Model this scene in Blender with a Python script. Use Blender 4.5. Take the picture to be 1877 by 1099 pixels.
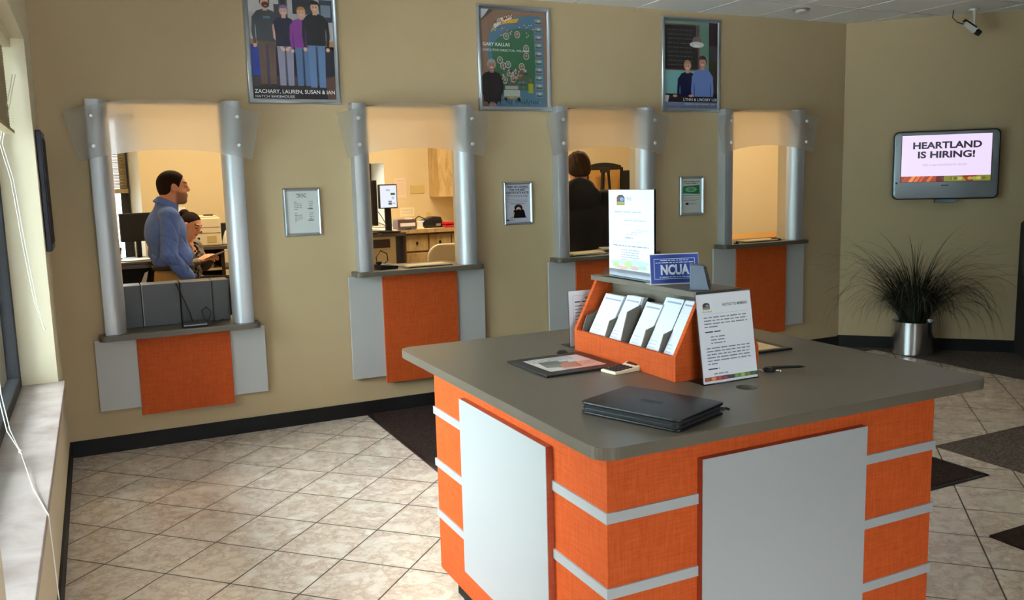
import bpy, bmesh, math, random
import numpy as np
from mathutils import Vector, Matrix, Euler

for o in list(bpy.data.objects):
    bpy.data.objects.remove(o)
SC = bpy.context.scene
COL = SC.collection
R = math.radians
random.seed(7)

# ------------------------------------------------------------------ camera
CAM = Vector((0.2412, -5.7772, 1.62))
yaw, pitch, roll, FPX = 0.450319628, 0.1388046, -0.02620800, 1572.32
fw = Vector((math.sin(yaw)*math.cos(pitch), math.cos(yaw)*math.cos(pitch), -math.sin(pitch)))
rt = Vector((math.cos(yaw), -math.sin(yaw), 0)); up = rt.cross(fw)
r2 = rt*math.cos(roll)+up*math.sin(roll); u2 = -rt*math.sin(roll)+up*math.cos(roll)
cd = bpy.data.cameras.new('camera'); cam = bpy.data.objects.new('camera', cd); COL.objects.link(cam)
cam.matrix_world = Matrix(((r2.x, u2.x, -fw.x, CAM.x), (r2.y, u2.y, -fw.y, CAM.y), (r2.z, u2.z, -fw.z, CAM.z), (0, 0, 0, 1)))
cd.sensor_fit = 'HORIZONTAL'; cd.sensor_width = 36.0; cd.lens = FPX/1877*36.0; cd.clip_start = 0.02
SC.camera = cam
SC.cycles.transparent_max_bounces = 32

# ------------------------------------------------------------------ world, light, exposure
SC.view_settings.view_transform = 'Standard'; SC.view_settings.look = 'None'
SC.view_settings.gamma = 1.0; SC.view_settings.use_curve_mapping = False
SC.view_settings.exposure = 0.0
W = bpy.data.worlds.new('overcast_sky'); SC.world = W; W.use_nodes = True
bg = W.node_tree.nodes['Background']; bg.inputs[0].default_value = (0.88, 0.92, 0.98, 1); bg.inputs[1].default_value = 19.0
_n = W.node_tree; _tc = _n.nodes.new('ShaderNodeTexCoord'); _sx = _n.nodes.new('ShaderNodeSeparateXYZ'); _mr = _n.nodes.new('ShaderNodeMapRange')
_n.links.new(_tc.outputs['Generated'], _sx.inputs[0]); _n.links.new(_sx.outputs[2], _mr.inputs[0])      # overcast sky: zenith far brighter than horizon
for _i, _v in ((1, .0), (2, .85), (3, 6.0), (4, 50.0)): _mr.inputs[_i].default_value = _v
_n.links.new(_mr.outputs[0], bg.inputs[1])

def area(name, loc, rot, sx, sy, power, color=(1, 1, 1), portal=False):
    l = bpy.data.lights.new(name, 'AREA'); l.shape = 'RECTANGLE'; l.size = sx; l.size_y = sy
    l.energy = power; l.color = color
    if portal: l.cycles.is_portal = True
    o = bpy.data.objects.new(name, l); COL.objects.link(o); o.location = loc; o.rotation_euler = rot
    return o
WARM = (1.0, 0.80, 0.52)
# portals in the window openings (they only guide the sky light in)
area('window_portal', (-0.22, -2.15, 1.5), (0, R(-90), 0), 1.78, 3.06, 1, portal=True)
area('window_portal', (1.15, -7.15, 1.5), (R(90), 0, 0), 1.3, 1.78, 1, portal=True)
# fluorescent troffers of the office behind the teller wall, and dim ones in the lobby
OFFICE_P = 46
office_lights = [(1.1, 1.9), (3.0, 1.9), (5.2, 1.6)]
lobby_lights = [(3.3, -4.4), (3.3, -6.0)]
for (x, y) in office_lights:
    area('office_lamp', (x, y, 2.86), (0, 0, 0), 1.1, 0.5, OFFICE_P, WARM)
for (x, y) in lobby_lights:
    area('lobby_lamp', (x, y, 2.88), (0, 0, 0), 1.1, 0.5, 3, (1, .86, .68))

# ------------------------------------------------------------------ materials
def lin(c): return tuple((v/12.92 if v <= 0.04045 else ((v+0.055)/1.055)**2.4) for v in (c[0]/255, c[1]/255, c[2]/255))
MAT = {}
def mat(name, col, rough=.5, metal=0, spec=.5, noise=0, nscale=20, bump=0, bscale=200, nstretch=(1, 1, 1), coat=0, linear=False, emit=0):
    if name in MAT: return MAT[name]
    m = bpy.data.materials.new(name); m.use_nodes = True; nt = m.node_tree; b = nt.nodes['Principled BSDF']
    c = col if linear else lin(col)
    b.inputs['Base Color'].default_value = (*c, 1); b.inputs['Roughness'].default_value = rough
    b.inputs['Metallic'].default_value = metal; b.inputs['Specular IOR Level'].default_value = spec
    b.inputs['Coat Weight'].default_value = coat
    tc = nt.nodes.new('ShaderNodeTexCoord'); mp = nt.nodes.new('ShaderNodeMapping'); mp.inputs['Scale'].default_value = nstretch
    nt.links.new(tc.outputs['Object'], mp.inputs[0])
    n = nt.nodes.new('ShaderNodeTexNoise'); n.inputs['Scale'].default_value = nscale; n.inputs['Detail'].default_value = 4
    nt.links.new(mp.outputs[0], n.inputs['Vector'])
    mx = nt.nodes.new('ShaderNodeMix'); mx.data_type = 'RGBA'; k = max(noise, .02)
    mx.inputs[6].default_value = (*[v*(1-k) for v in c], 1); mx.inputs[7].default_value = (*[min(1, v*(1+k)) for v in c], 1)
    nt.links.new(n.outputs['Fac'], mx.inputs[0]); nt.links.new(mx.outputs[2], b.inputs['Base Color'])
    if bump:
        n2 = nt.nodes.new('ShaderNodeTexNoise'); n2.inputs['Scale'].default_value = bscale; nt.links.new(tc.outputs['Object'], n2.inputs['Vector'])
        bp = nt.nodes.new('ShaderNodeBump'); bp.inputs['Strength'].default_value = bump; bp.inputs['Distance'].default_value = .002
        nt.links.new(n2.outputs['Fac'], bp.inputs['Height']); nt.links.new(bp.outputs[0], b.inputs['Normal'])
    if emit:
        b.inputs['Emission Color'].default_value = (*c, 1); b.inputs['Emission Strength'].default_value = emit
    MAT[name] = m; return m

mat('wall_paint', (.49, .365, .205), .75, noise=.04, nscale=3, bump=.15, bscale=260, linear=True)
mat('far_wall_bounce_cut', (.10, .08, .055), .8, linear=True)  # unseen lobby walls darkened so they return little bounced light
mat('sill_paint', (.80, .70, .50), .7, noise=.03, nscale=3, bump=.1, linear=True)
mat('office_paint', (.66, .54, .33), .8, noise=.03, nscale=3, linear=True)
mat('baseboard', (20, 19, 19), .6, spec=.3)
mat('ceiling_tile', (.90, .90, .88), .9, bump=.4, bscale=150, linear=True)
mat('ceiling_grid', (225, 225, 222), .5)
mat('bolt_metal', (.80, .81, .82), .3, .4, linear=True)
mat('silver_laminate', (.37, .375, .37), .45, .1, noise=.03, nscale=300, linear=True)
mat('grey_laminate', (.47, .46, .44), .48, .05, noise=.03, nscale=300, linear=True)
mat('brushed_aluminium', (.58, .585, .60), .48, .70, noise=.03, nscale=60, nstretch=(1, 1, .02), linear=True)
mat('frame_aluminium', (.48, .52, .56), .33, .85, linear=True)
mat('steel', (.55, .56, .57), .22, 1, noise=.08, nscale=40, nstretch=(1, 1, .05), linear=True)
mat('taupe_laminate', (.105, .086, .062), .36, noise=.06, nscale=500, linear=True)
mat('dark_window_metal', (38, 38, 40), .6, .0, spec=.25)
mat('black_plastic', (18, 18, 20), .4)
mat('black_matte', (14, 14, 15), .8)
mat('black_leather', (11, 11, 13), .40, spec=.35, bump=.12, bscale=900)
mat('navy_frame', (22, 30, 56), .35)
mat('white_plastic', (225, 222, 212), .4)
mat('cream_plastic', (228, 214, 180), .45)
mat('white_paper', (226, 228, 232), .7)
mat('cream_cabinet', (206, 186, 140), .5)
mat('dark_wood', (60, 40, 28), .5)
mat('folder_paper', (222, 200, 155), .7)
mat('tv_bezel', (.33, .36, .39), .35, .5, linear=True)
mat('grey_plastic', (92, 104, 120), .45)
mat('soil', (30, 24, 18), .95, noise=.5, nscale=80)
mat('leaf', (34, 42, 26), .6, noise=.35, nscale=9)
mat('red_cloth', (190, 20, 30), .7)
mat('blue_pad', (40, 55, 120), .7)
mat('brown_tray', (96, 70, 62), .5)
mat('cord', (238, 236, 228), .6)
mat('khaki', (176, 142, 88), .85, noise=.12, nscale=30, bump=.3)
mat('blue_shirt', (92, 124, 200), .8, noise=.10, nscale=25, bump=1.0, bscale=28)
mat('hoodie', (24, 22, 22), .9, noise=.2, nscale=40, bump=.4)
mat('grey_cardigan', (120, 112, 104), .9, noise=.2, nscale=60, bump=.4)
mat('black_cloth', (16, 15, 16), .9)
mat('leather_belt', (30, 20, 16), .5)
mat('hair_dark', (34, 24, 19), .85, spec=.12, noise=.4, nscale=120, nstretch=(1, 1, .3))
mat('hair_brown', (60, 42, 27), .8, spec=.15, noise=.5, nscale=90, nstretch=(1, 1, .25))
mat('shoe', (30, 22, 18), .4)
mat('blind_weave', (150, 132, 96), .8, noise=.25, nscale=90, nstretch=(.1, 1, 1))
mat('bounce_ground', (222, 224, 222), .9, noise=.2, nscale=2)  # outside ground made near-white to throw daylight up onto the ceiling
mat('tan_board', (196, 146, 78), .6, noise=.08, nscale=8)
mat('switch_plate', (200, 180, 120), .5)
mat('grey_laminate_dark', (.085, .086, .088), .45, .0, linear=True)
mat('white_paint', (.82, .82, .78), .6, linear=True)
mat('lawn', (70, 100, 62), .9, noise=.2, nscale=2)
mat('teal_wall', (150, 178, 180), .8)

def nodes_of(name, rough=.5, metal=0):
    m = bpy.data.materials.new(name); m.use_nodes = True; nt = m.node_tree; b = nt.nodes['Principled BSDF']
    b.inputs['Roughness'].default_value = rough; b.inputs['Metallic'].default_value = metal
    MAT[name] = m; return m, nt, b
def ramp(nt, fac, stops):
    r = nt.nodes.new('ShaderNodeValToRGB'); e = r.color_ramp.elements
    while len(e) < len(stops): e.new(.5)
    for i, (p, c) in enumerate(stops): e[i].position = p; e[i].color = (*c, 1)
    nt.links.new(fac, r.inputs[0]); return r.outputs[0]
def noise(nt, vec, scale, detail=4, rough=.5, dist=0):
    n = nt.nodes.new('ShaderNodeTexNoise'); n.inputs['Scale'].default_value = scale; n.inputs['Detail'].default_value = detail
    n.inputs['Roughness'].default_value = rough; n.inputs['Distortion'].default_value = dist; nt.links.new(vec, n.inputs['Vector']); return n.outputs['Fac']
def mapping(nt, scale=(1, 1, 1), rot=(0, 0, 0), loc=(0, 0, 0), vt='POINT', src='Object'):
    tc = nt.nodes.new('ShaderNodeTexCoord'); mp = nt.nodes.new('ShaderNodeMapping'); mp.vector_type = vt
    mp.inputs['Scale'].default_value = scale; mp.inputs['Rotation'].default_value = rot; mp.inputs['Location'].default_value = loc
    nt.links.new(tc.outputs[src], mp.inputs[0]); return mp.outputs[0]
def math_n(nt, op, a, b=None, c=None):
    n = nt.nodes.new('ShaderNodeMath'); n.operation = op
    for i, v in enumerate((a, b, c)):
        if v is None: continue
        if isinstance(v, (int, float)): n.inputs[i].default_value = v
        else: nt.links.new(v, n.inputs[i])
    return n.outputs[0]
def mixc(nt, fac, a, b, mode='MIX'):
    n = nt.nodes.new('ShaderNodeMix'); n.data_type = 'RGBA'; n.blend_type = mode
    if isinstance(fac, (int, float)): n.inputs[0].default_value = fac
    else: nt.links.new(fac, n.inputs[0])
    for i, v in ((6, a), (7, b)):
        if isinstance(v, tuple): n.inputs[i].default_value = (*v, 1)
        else: nt.links.new(v, n.inputs[i])
    return n.outputs[2]

# diagonal floor tiles, 13 inch, cream with rusty mottling and thin dark grout
m, nt, b = nodes_of('floor_tile', .3)
v = mapping(nt)
sx = nt.nodes.new('ShaderNodeSeparateXYZ'); nt.links.new(v, sx.inputs[0])
PER = .466
U = math_n(nt, 'DIVIDE', math_n(nt, 'ADD', math_n(nt, 'ADD', sx.outputs[0], sx.outputs[1]), .68), PER)
V = math_n(nt, 'DIVIDE', math_n(nt, 'SUBTRACT', math_n(nt, 'SUBTRACT', sx.outputs[0], sx.outputs[1]), 1.0), PER)
def edge(x):
    f = math_n(nt, 'FRACT', math_n(nt, 'ADD', x, 100.0)); return math_n(nt, 'MINIMUM', f, math_n(nt, 'SUBTRACT', 1.0, f))
ed = math_n(nt, 'MINIMUM', edge(U), edge(V))
gr = math_n(nt, 'LESS_THAN', ed, .0105)
cell = nt.nodes.new('ShaderNodeCombineXYZ'); nt.links.new(math_n(nt, 'FLOOR', U), cell.inputs[0]); nt.links.new(math_n(nt, 'FLOOR', V), cell.inputs[1])
wn = nt.nodes.new('ShaderNodeTexWhiteNoise'); wn.noise_dimensions = '3D'; nt.links.new(cell.outputs[0], wn.inputs['Vector'])
off = nt.nodes.new('ShaderNodeVectorMath'); off.operation = 'MULTIPLY_ADD'; nt.links.new(wn.outputs['Color'], off.inputs[0]); off.inputs[1].default_value = (9, 9, 9); nt.links.new(v, off.inputs[2])
st = nt.nodes.new('ShaderNodeMapping'); st.inputs['Scale'].default_value = (1.5, 1.5, 1); st.inputs['Rotation'].default_value = (0, 0, .45); nt.links.new(off.outputs[0], st.inputs[0])
n1 = noise(nt, st.outputs[0], 6, 7, .68, .25)
n2 = noise(nt, off.outputs[0], 26, 4, .6)
c1 = ramp(nt, n1, [(.36, (.80, .70, .58)), (.46, (.72, .61, .49)), (.53, (.46, .32, .23)), (.58, (.66, .54, .43))])
c2 = mixc(nt, .25, c1, ramp(nt, n2, [(.35, (.5, .42, .33)), (.65, (.84, .78, .70))]))
c2 = mixc(nt, math_n(nt, 'MULTIPLY', wn.outputs['Value'], .14), c2, (.42, .34, .25))
nt.links.new(mixc(nt, gr, c2, (.075, .058, .045)), b.inputs['Base Color'])
nt.links.new(math_n(nt, 'ADD', math_n(nt, 'MULTIPLY', gr, .5), math_n(nt, 'MULTIPLY_ADD', n1, .2, .17)), b.inputs['Roughness'])
bp = nt.nodes.new('ShaderNodeBump'); bp.inputs['Strength'].default_value = .35; bp.inputs['Distance'].default_value = .004
nt.links.new(math_n(nt, 'ADD', math_n(nt, 'MULTIPLY', gr, -1), math_n(nt, 'MULTIPLY', n1, .25)), bp.inputs['Height']); nt.links.new(bp.outputs[0], b.inputs['Normal'])

def carpet(name, a, bb, sc=90):
    m, nt, b = nodes_of(name, .95); v = mapping(nt)
    nt.links.new(ramp(nt, noise(nt, v, sc, 3, .7), [(.35, a), (.65, bb)]), b.inputs['Base Color'])
    b.inputs['Specular IOR Level'].default_value = .1
    bp = nt.nodes.new('ShaderNodeBump'); bp.inputs['Strength'].default_value = .8; bp.inputs['Distance'].default_value = .006
    nt.links.new(noise(nt, v, 300, 2), bp.inputs['Height']); nt.links.new(bp.outputs[0], b.inputs['Normal'])
carpet('brown_mat', (.020, .012, .010), (.050, .030, .024), 60)
carpet('fleck_carpet', (.055, .042, .034), (.20, .155, .125), 70)

# orange figured laminate with a fine crosswise ripple
def orange(name, base, dark):
    m, nt, b = nodes_of(name, .6)
    va = noise(nt, mapping(nt, (170, 170, 14)), 1, 3, .6, .3); vb = noise(nt, mapping(nt, (14, 14, 260)), 1, 3, .6, .3)
    f = math_n(nt, 'MULTIPLY_ADD', va, .5, math_n(nt, 'MULTIPLY', vb, .5))
    nt.links.new(ramp(nt, f, [(.38, dark), (.60, base)]), b.inputs['Base Color'])
    b.inputs['Specular IOR Level'].default_value = .12
orange('orange_laminate', (.52, .088, .018), (.40, .060, .011))
orange('panel_edge', (.42, .09, .04), (.33, .06, .025))

m, nt, b = nodes_of('stone_sill', .35)
v = mapping(nt)
nt.links.new(ramp(nt, noise(nt, v, 5, 5, .6, .8), [(.3, (.30, .24, .215)), (.55, (.44, .38, .35)), (.75, (.52, .46, .43))]), b.inputs['Base Color'])

m, nt, b = nodes_of('light_veneer', .45)
v = mapping(nt, (10, 10, 2.2))
nt.links.new(ramp(nt, noise(nt, v, 1.6, 5, .6, 1.2), [(.3, (.38, .24, .09)), (.55, (.55, .38, .17)), (.75, (.62, .46, .24))]), b.inputs['Base Color'])
m, nt, b = nodes_of('brown_wood', .45)
v = mapping(nt, (3, 3, 12))
nt.links.new(ramp(nt, noise(nt, v, 2, 5, .6, 1.2), [(.3, (.20, .10, .035)), (.7, (.36, .21, .08))]), b.inputs['Base Color'])

# frosted acrylic: rough refraction, part clear
m, nt, b = nodes_of('frosted_acrylic', .32)
b.inputs['Base Color'].default_value = (.93, .94, .93, 1); b.inputs['Transmission Weight'].default_value = 1; b.inputs['IOR'].default_value = 1.35
tr = nt.nodes.new('ShaderNodeBsdfTransparent'); df = nt.nodes.new('ShaderNodeBsdfTranslucent'); df.inputs[0].default_value = (.8, .8, .78, 1)
dd = nt.nodes.new('ShaderNodeBsdfDiffuse'); dd.inputs[0].default_value = (.8, .8, .78, 1)
mx0 = nt.nodes.new('ShaderNodeMixShader'); mx0.inputs[0].default_value = .5; nt.links.new(df.outputs[0], mx0.inputs[1]); nt.links.new(dd.outputs[0], mx0.inputs[2])
mx1 = nt.nodes.new('ShaderNodeMixShader'); mx1.inputs[0].default_value = .20; nt.links.new(b.outputs[0], mx1.inputs[1]); nt.links.new(mx0.outputs[0], mx1.inputs[2])
mx2 = nt.nodes.new('ShaderNodeMixShader'); mx2.inputs[0].default_value = .42; nt.links.new(mx1.outputs[0], mx2.inputs[1]); nt.links.new(tr.outputs[0], mx2.inputs[2])
nt.links.new(mx2.outputs[0], nt.nodes['Material Output'].inputs[0])

def clear(name, tint, amt, rough=.02):
    m, nt, b = nodes_of(name, rough); nt.nodes.remove(b)
    t = nt.nodes.new('ShaderNodeBsdfTransparent'); t.inputs[0].default_value = (*tint, 1)
    g = nt.nodes.new('ShaderNodeBsdfGlossy'); g.inputs['Roughness'].default_value = rough
    fr = nt.nodes.new('ShaderNodeFresnel'); fr.inputs[0].default_value = 1.45
    k = math_n(nt, 'MULTIPLY', fr.outputs[0], amt)
    x = nt.nodes.new('ShaderNodeMixShader'); nt.links.new(k, x.inputs[0]); nt.links.new(t.outputs[0], x.inputs[1]); nt.links.new(g.outputs[0], x.inputs[2])
    nt.links.new(x.outputs[0], nt.nodes['Material Output'].inputs[0])
clear('window_glass', (.93, .97, .97), 1.0)
clear('clear_acrylic', (.93, .94, .95), 1.0, .05)

def colour_attr(name, rough, emit=0, spec=.5):
    m, nt, b = nodes_of(name, rough); a = nt.nodes.new('ShaderNodeAttribute'); a.attribute_name = 'Col'
    b.inputs['Specular IOR Level'].default_value = spec
    if emit:
        b.inputs['Base Color'].default_value = (0.01, 0.01, 0.01, 1)
        nt.links.new(a.outputs['Color'], b.inputs['Emission Color']); b.inputs['Emission Strength'].default_value = emit
    else:
        nt.links.new(a.outputs['Color'], b.inputs['Base Color'])
colour_attr('print_gloss', .25); colour_attr('print_paper', .6); colour_attr('skin', .55, spec=.3)
colour_attr('screen_print', .3, 1.0)
def M(n): return MAT[n]

# ------------------------------------------------------------------ mesh helpers
class MB:
    def __init__(s): s.bm = bmesh.new()
    def box(s, x0, x1, y0, y1, z0, z1):
        a = [s.bm.verts.new(p) for p in ((x0, y0, z0), (x1, y0, z0), (x1, y1, z0), (x0, y1, z0), (x0, y0, z1), (x1, y0, z1), (x1, y1, z1), (x0, y1, z1))]
        for f in ((0, 3, 2, 1), (4, 5, 6, 7), (0, 1, 5, 4), (1, 2, 6, 5), (2, 3, 7, 6), (3, 0, 4, 7)): s.bm.faces.new([a[i] for i in f])
        return s
    def obox(s, c, ax, ay, az, sx, sy, sz):   # oriented box, half sizes
        c = Vector(c); ax, ay, az = Vector(ax).normalized()*sx, Vector(ay).normalized()*sy, Vector(az).normalized()*sz
        a = [s.bm.verts.new(c+i*ax+j*ay+k*az) for k in (-1, 1) for (i, j) in ((-1, -1), (1, -1), (1, 1), (-1, 1))]
        for f in ((0, 3, 2, 1), (4, 5, 6, 7), (0, 1, 5, 4), (1, 2, 6, 5), (2, 3, 7, 6), (3, 0, 4, 7)): s.bm.faces.new([a[i] for i in f])
        return s
    def prism(s, pts, vec):                   # pts: planar 3D polygon, vec: extrusion
        v = Vector(vec); n = len(pts)
        a = [s.bm.verts.new(p) for p in pts]; b = [s.bm.verts.new(Vector(p)+v) for p in pts]
        s.bm.faces.new(a); s.bm.faces.new(list(reversed(b)))
        for i in range(n): s.bm.faces.new((a[i], b[i], b[(i+1) % n], a[(i+1) % n]))
        return s
    def tube(s, pts, r, seg=10, cap=True):
        pts = [Vector(p) for p in pts]; rs = r if isinstance(r, (list, tuple)) else [r]*len(pts); rings = []
        for i, p in enumerate(pts):
            t = (pts[min(i+1, len(pts)-1)]-pts[max(i-1, 0)]).normalized()
            a = t.cross(Vector((0, 0, 1)) if abs(t.z) < .9 else Vector((1, 0, 0))).normalized(); b = t.cross(a)
            if rings and a.dot(pa) < 0: a = -a; b = -b
            pa = a
            rings.append([s.bm.verts.new(p+(a*math.cos(2*math.pi*k/seg)+b*math.sin(2*math.pi*k/seg))*rs[i]) for k in range(seg)])
        for q, w in zip(rings, rings[1:]):
            for k in range(seg): s.bm.faces.new((q[k], q[(k+1) % seg], w[(k+1) % seg], w[k]))
        if cap: s.bm.faces.new(rings[0]); s.bm.faces.new(list(reversed(rings[-1])))
        return s
    def lathe(s, prof, c=(0, 0, 0), seg=48):
        rings = [[s.bm.verts.new((c[0]+r*math.cos(2*math.pi*k/seg), c[1]+r*math.sin(2*math.pi*k/seg), c[2]+z)) for k in range(seg)] for r, z in prof]
        for q, w in zip(rings, rings[1:]):
            for k in range(seg): s.bm.faces.new((q[k], q[(k+1) % seg], w[(k+1) % seg], w[k]))
        s.bm.faces.new(rings[0]); s.bm.faces.new(rings[-1]); return s
    def ring(s, w, h, prof):                  # mitred frame in XZ centred on origin; prof = [(inset, depth toward -y)]
        loops = []
        for ins, d in prof:
            a, b = w/2-ins, h/2-ins
            loops.append([s.bm.verts.new(p) for p in ((-a, -d, -b), (a, -d, -b), (a, -d, b), (-a, -d, b))])
        n = len(loops)
        for i in range(n):
            q, x = loops[i], loops[(i+1) % n]
            for k in range(4): s.bm.faces.new((q[k], q[(k+1) % 4], x[(k+1) % 4], x[k]))
        return s
    def build(s, name, m, parent=None, bevel=0, smooth=False, seg=2, **kw):
        bmesh.ops.remove_doubles(s.bm, verts=s.bm.verts, dist=1e-6)
        bmesh.ops.recalc_face_normals(s.bm, faces=s.bm.faces)
        if bevel:
            es = [e for e in s.bm.edges if len(e.link_faces) == 2 and e.calc_face_angle(0) > .5]
            bmesh.ops.bevel(s.bm, geom=es, offset=bevel, segments=seg, profile=.5, affect='EDGES', clamp_overlap=True)
        me = bpy.data.meshes.new(name); s.bm.to_mesh(me); s.bm.free()
        if smooth:
            me.polygons.foreach_set('use_smooth', [True]*len(me.polygons))
            try: me.set_sharp_from_angle(angle=R(40))
            except Exception: pass
        me.materials.append(M(m))
        return link(name, me, parent, **kw)
def link(name, me, parent=None, label=None, cat=None, group=None, kind=None, loc=None, rot=None):
    o = bpy.data.objects.new(name, me); COL.objects.link(o)
    if parent is not None: o.parent = parent
    if loc is not None: o.location = loc
    if rot is not None: o.rotation_euler = rot
    return tag(o, label, cat, group, kind)
def tag(o, label=None, cat=None, group=None, kind=None):
    if label: o['label'] = label
    if cat: o['category'] = cat
    if group: o['group'] = group
    if kind: o['kind'] = kind
    return o
def thing(name, label, cat, loc=(0, 0, 0), rz=0, group=None, kind=None):
    return link(name, None, None, label, cat, group, kind, loc, (0, 0, rz))
def copy_tree(o, parent=None):
    c = o.copy(); COL.objects.link(c); c.parent = parent
    for ch in list(o.children): copy_tree(ch, c)
    return c
def rrect(x0, x1, y0, y1, r, n=8):
    P = []
    for cx, cy, a in ((x1-r, y1-r, 0), (x0+r, y1-r, 90), (x0+r, y0+r, 180), (x1-r, y0+r, 270)):
        for k in range(n+1): t = R(a+90*k/n); P.append((cx+r*math.cos(t), cy+r*math.sin(t)))
    return P
def slab_with_hole(poly, z0, z1, hc, hr):
    bm = bmesh.new(); hole = [(hc[0]+hr*math.cos(2*math.pi*k/32), hc[1]+hr*math.sin(2*math.pi*k/32)) for k in range(32)]
    L = {}
    for z in (z0, z1):
        es = []
        for nm, pts in (('o', poly), ('h', hole)):
            vs = [bm.verts.new((x, y, z)) for x, y in pts]; L[nm, z] = vs
            es += [bm.edges.new((vs[i], vs[(i+1) % len(vs)])) for i in range(len(vs))]
        bmesh.ops.triangle_fill(bm, use_beauty=True, use_dissolve=False, edges=es)
    for nm in 'oh':
        a, b = L[nm, z0], L[nm, z1]
        for i in range(len(a)): j = (i+1) % len(a); bm.faces.new((a[i], a[j], b[j], b[i]))
    s = MB(); s.bm.free(); s.bm = bm; return s

# printed graphics: coloured flat shapes in the XZ plane, facing -Y, each laid a hair above the last
class Print:
    def __init__(s, w, h, back=(235, 236, 238)):
        s.w, s.h = w, h; s.V = []; s.F = []; s.C = []; s.n = 0; s.eps = .00004
        s.rect(0, 0, w, h, back)
    def poly(s, pts, col):
        k = len(s.V); y = -s.n*s.eps; s.n += 1
        s.V += [(u-s.w/2, y, v-s.h/2) for u, v in pts]; s.F.append(tuple(range(k, k+len(pts)))); s.C.append(col); return s
    def rect(s, u0, v0, u1, v1, col): return s.poly([(u0, v0), (u1, v0), (u1, v1), (u0, v1)], col)
    def ell(s, u, v, a, b, col, n=20): return s.poly([(u+a*math.cos(2*math.pi*k/n), v+b*math.sin(2*math.pi*k/n)) for k in range(n)], col)
    def text(s, body, u, v, size, col, align='LEFT', bold=0, width=None, ang=0):
        c = bpy.data.curves.new('t', 'FONT'); c.body = body; c.size = size; c.align_x = align; c.offset = bold*size; c.resolution_u = 3
        o = bpy.data.objects.new('t', c); me = bpy.data.meshes.new_from_object(o)
        k = len(s.V); y = -s.n*s.eps; s.n += 1; xs = [q.co.x for q in me.vertices] or [0]
        sc = 1
        if width: sc = width/max(1e-6, (max(xs)-min(xs)))
        ca, sa = math.cos(ang), math.sin(ang)
        for q in me.vertices:
            a, b = q.co.x*sc, q.co.y; s.V.append((u+a*ca-b*sa-s.w/2, y, v+a*sa+b*ca-s.h/2))
        for p in me.polygons: s.F.append(tuple(k+i for i in p.vertices)); s.C.append(col)
        bpy.data.meshes.remove(me); bpy.data.objects.remove(o); bpy.data.curves.remove(c); return s
    def words(s, u0, u1, v, h, col, seed=0, frac=1.0):   # a line of print too small to read
        rg = random.Random(seed*7+int(v*9999)); u = u0; end = u0+(u1-u0)*frac
        s.n += 1; n = s.n
        while u < end:
            L = rg.uniform(1.2, 5.5)*h; s.n = n; s.rect(u, v, min(u+L, end), v+h*.55, col); u += L+h*.7
        return s
    def build(s, name, m, parent=None, **kw):
        me = bpy.data.meshes.new(name); me.from_pydata(s.V, [], s.F)
        at = me.color_attributes.new('Col', 'FLOAT_COLOR', 'CORNER'); dat = []
        for p, c in zip(me.polygons, s.C): dat += [*lin(c), 1.0]*len(p.vertices)
        at.data.foreach_set('color', dat); bm = bmesh.new(); bm.from_mesh(me)
        for f in bm.faces:
            if f.normal.y > 0: f.normal_flip()
        bm.to_mesh(me); bm.free()
        me.materials.append(M(m)); return link(name, me, parent, **kw)

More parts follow.
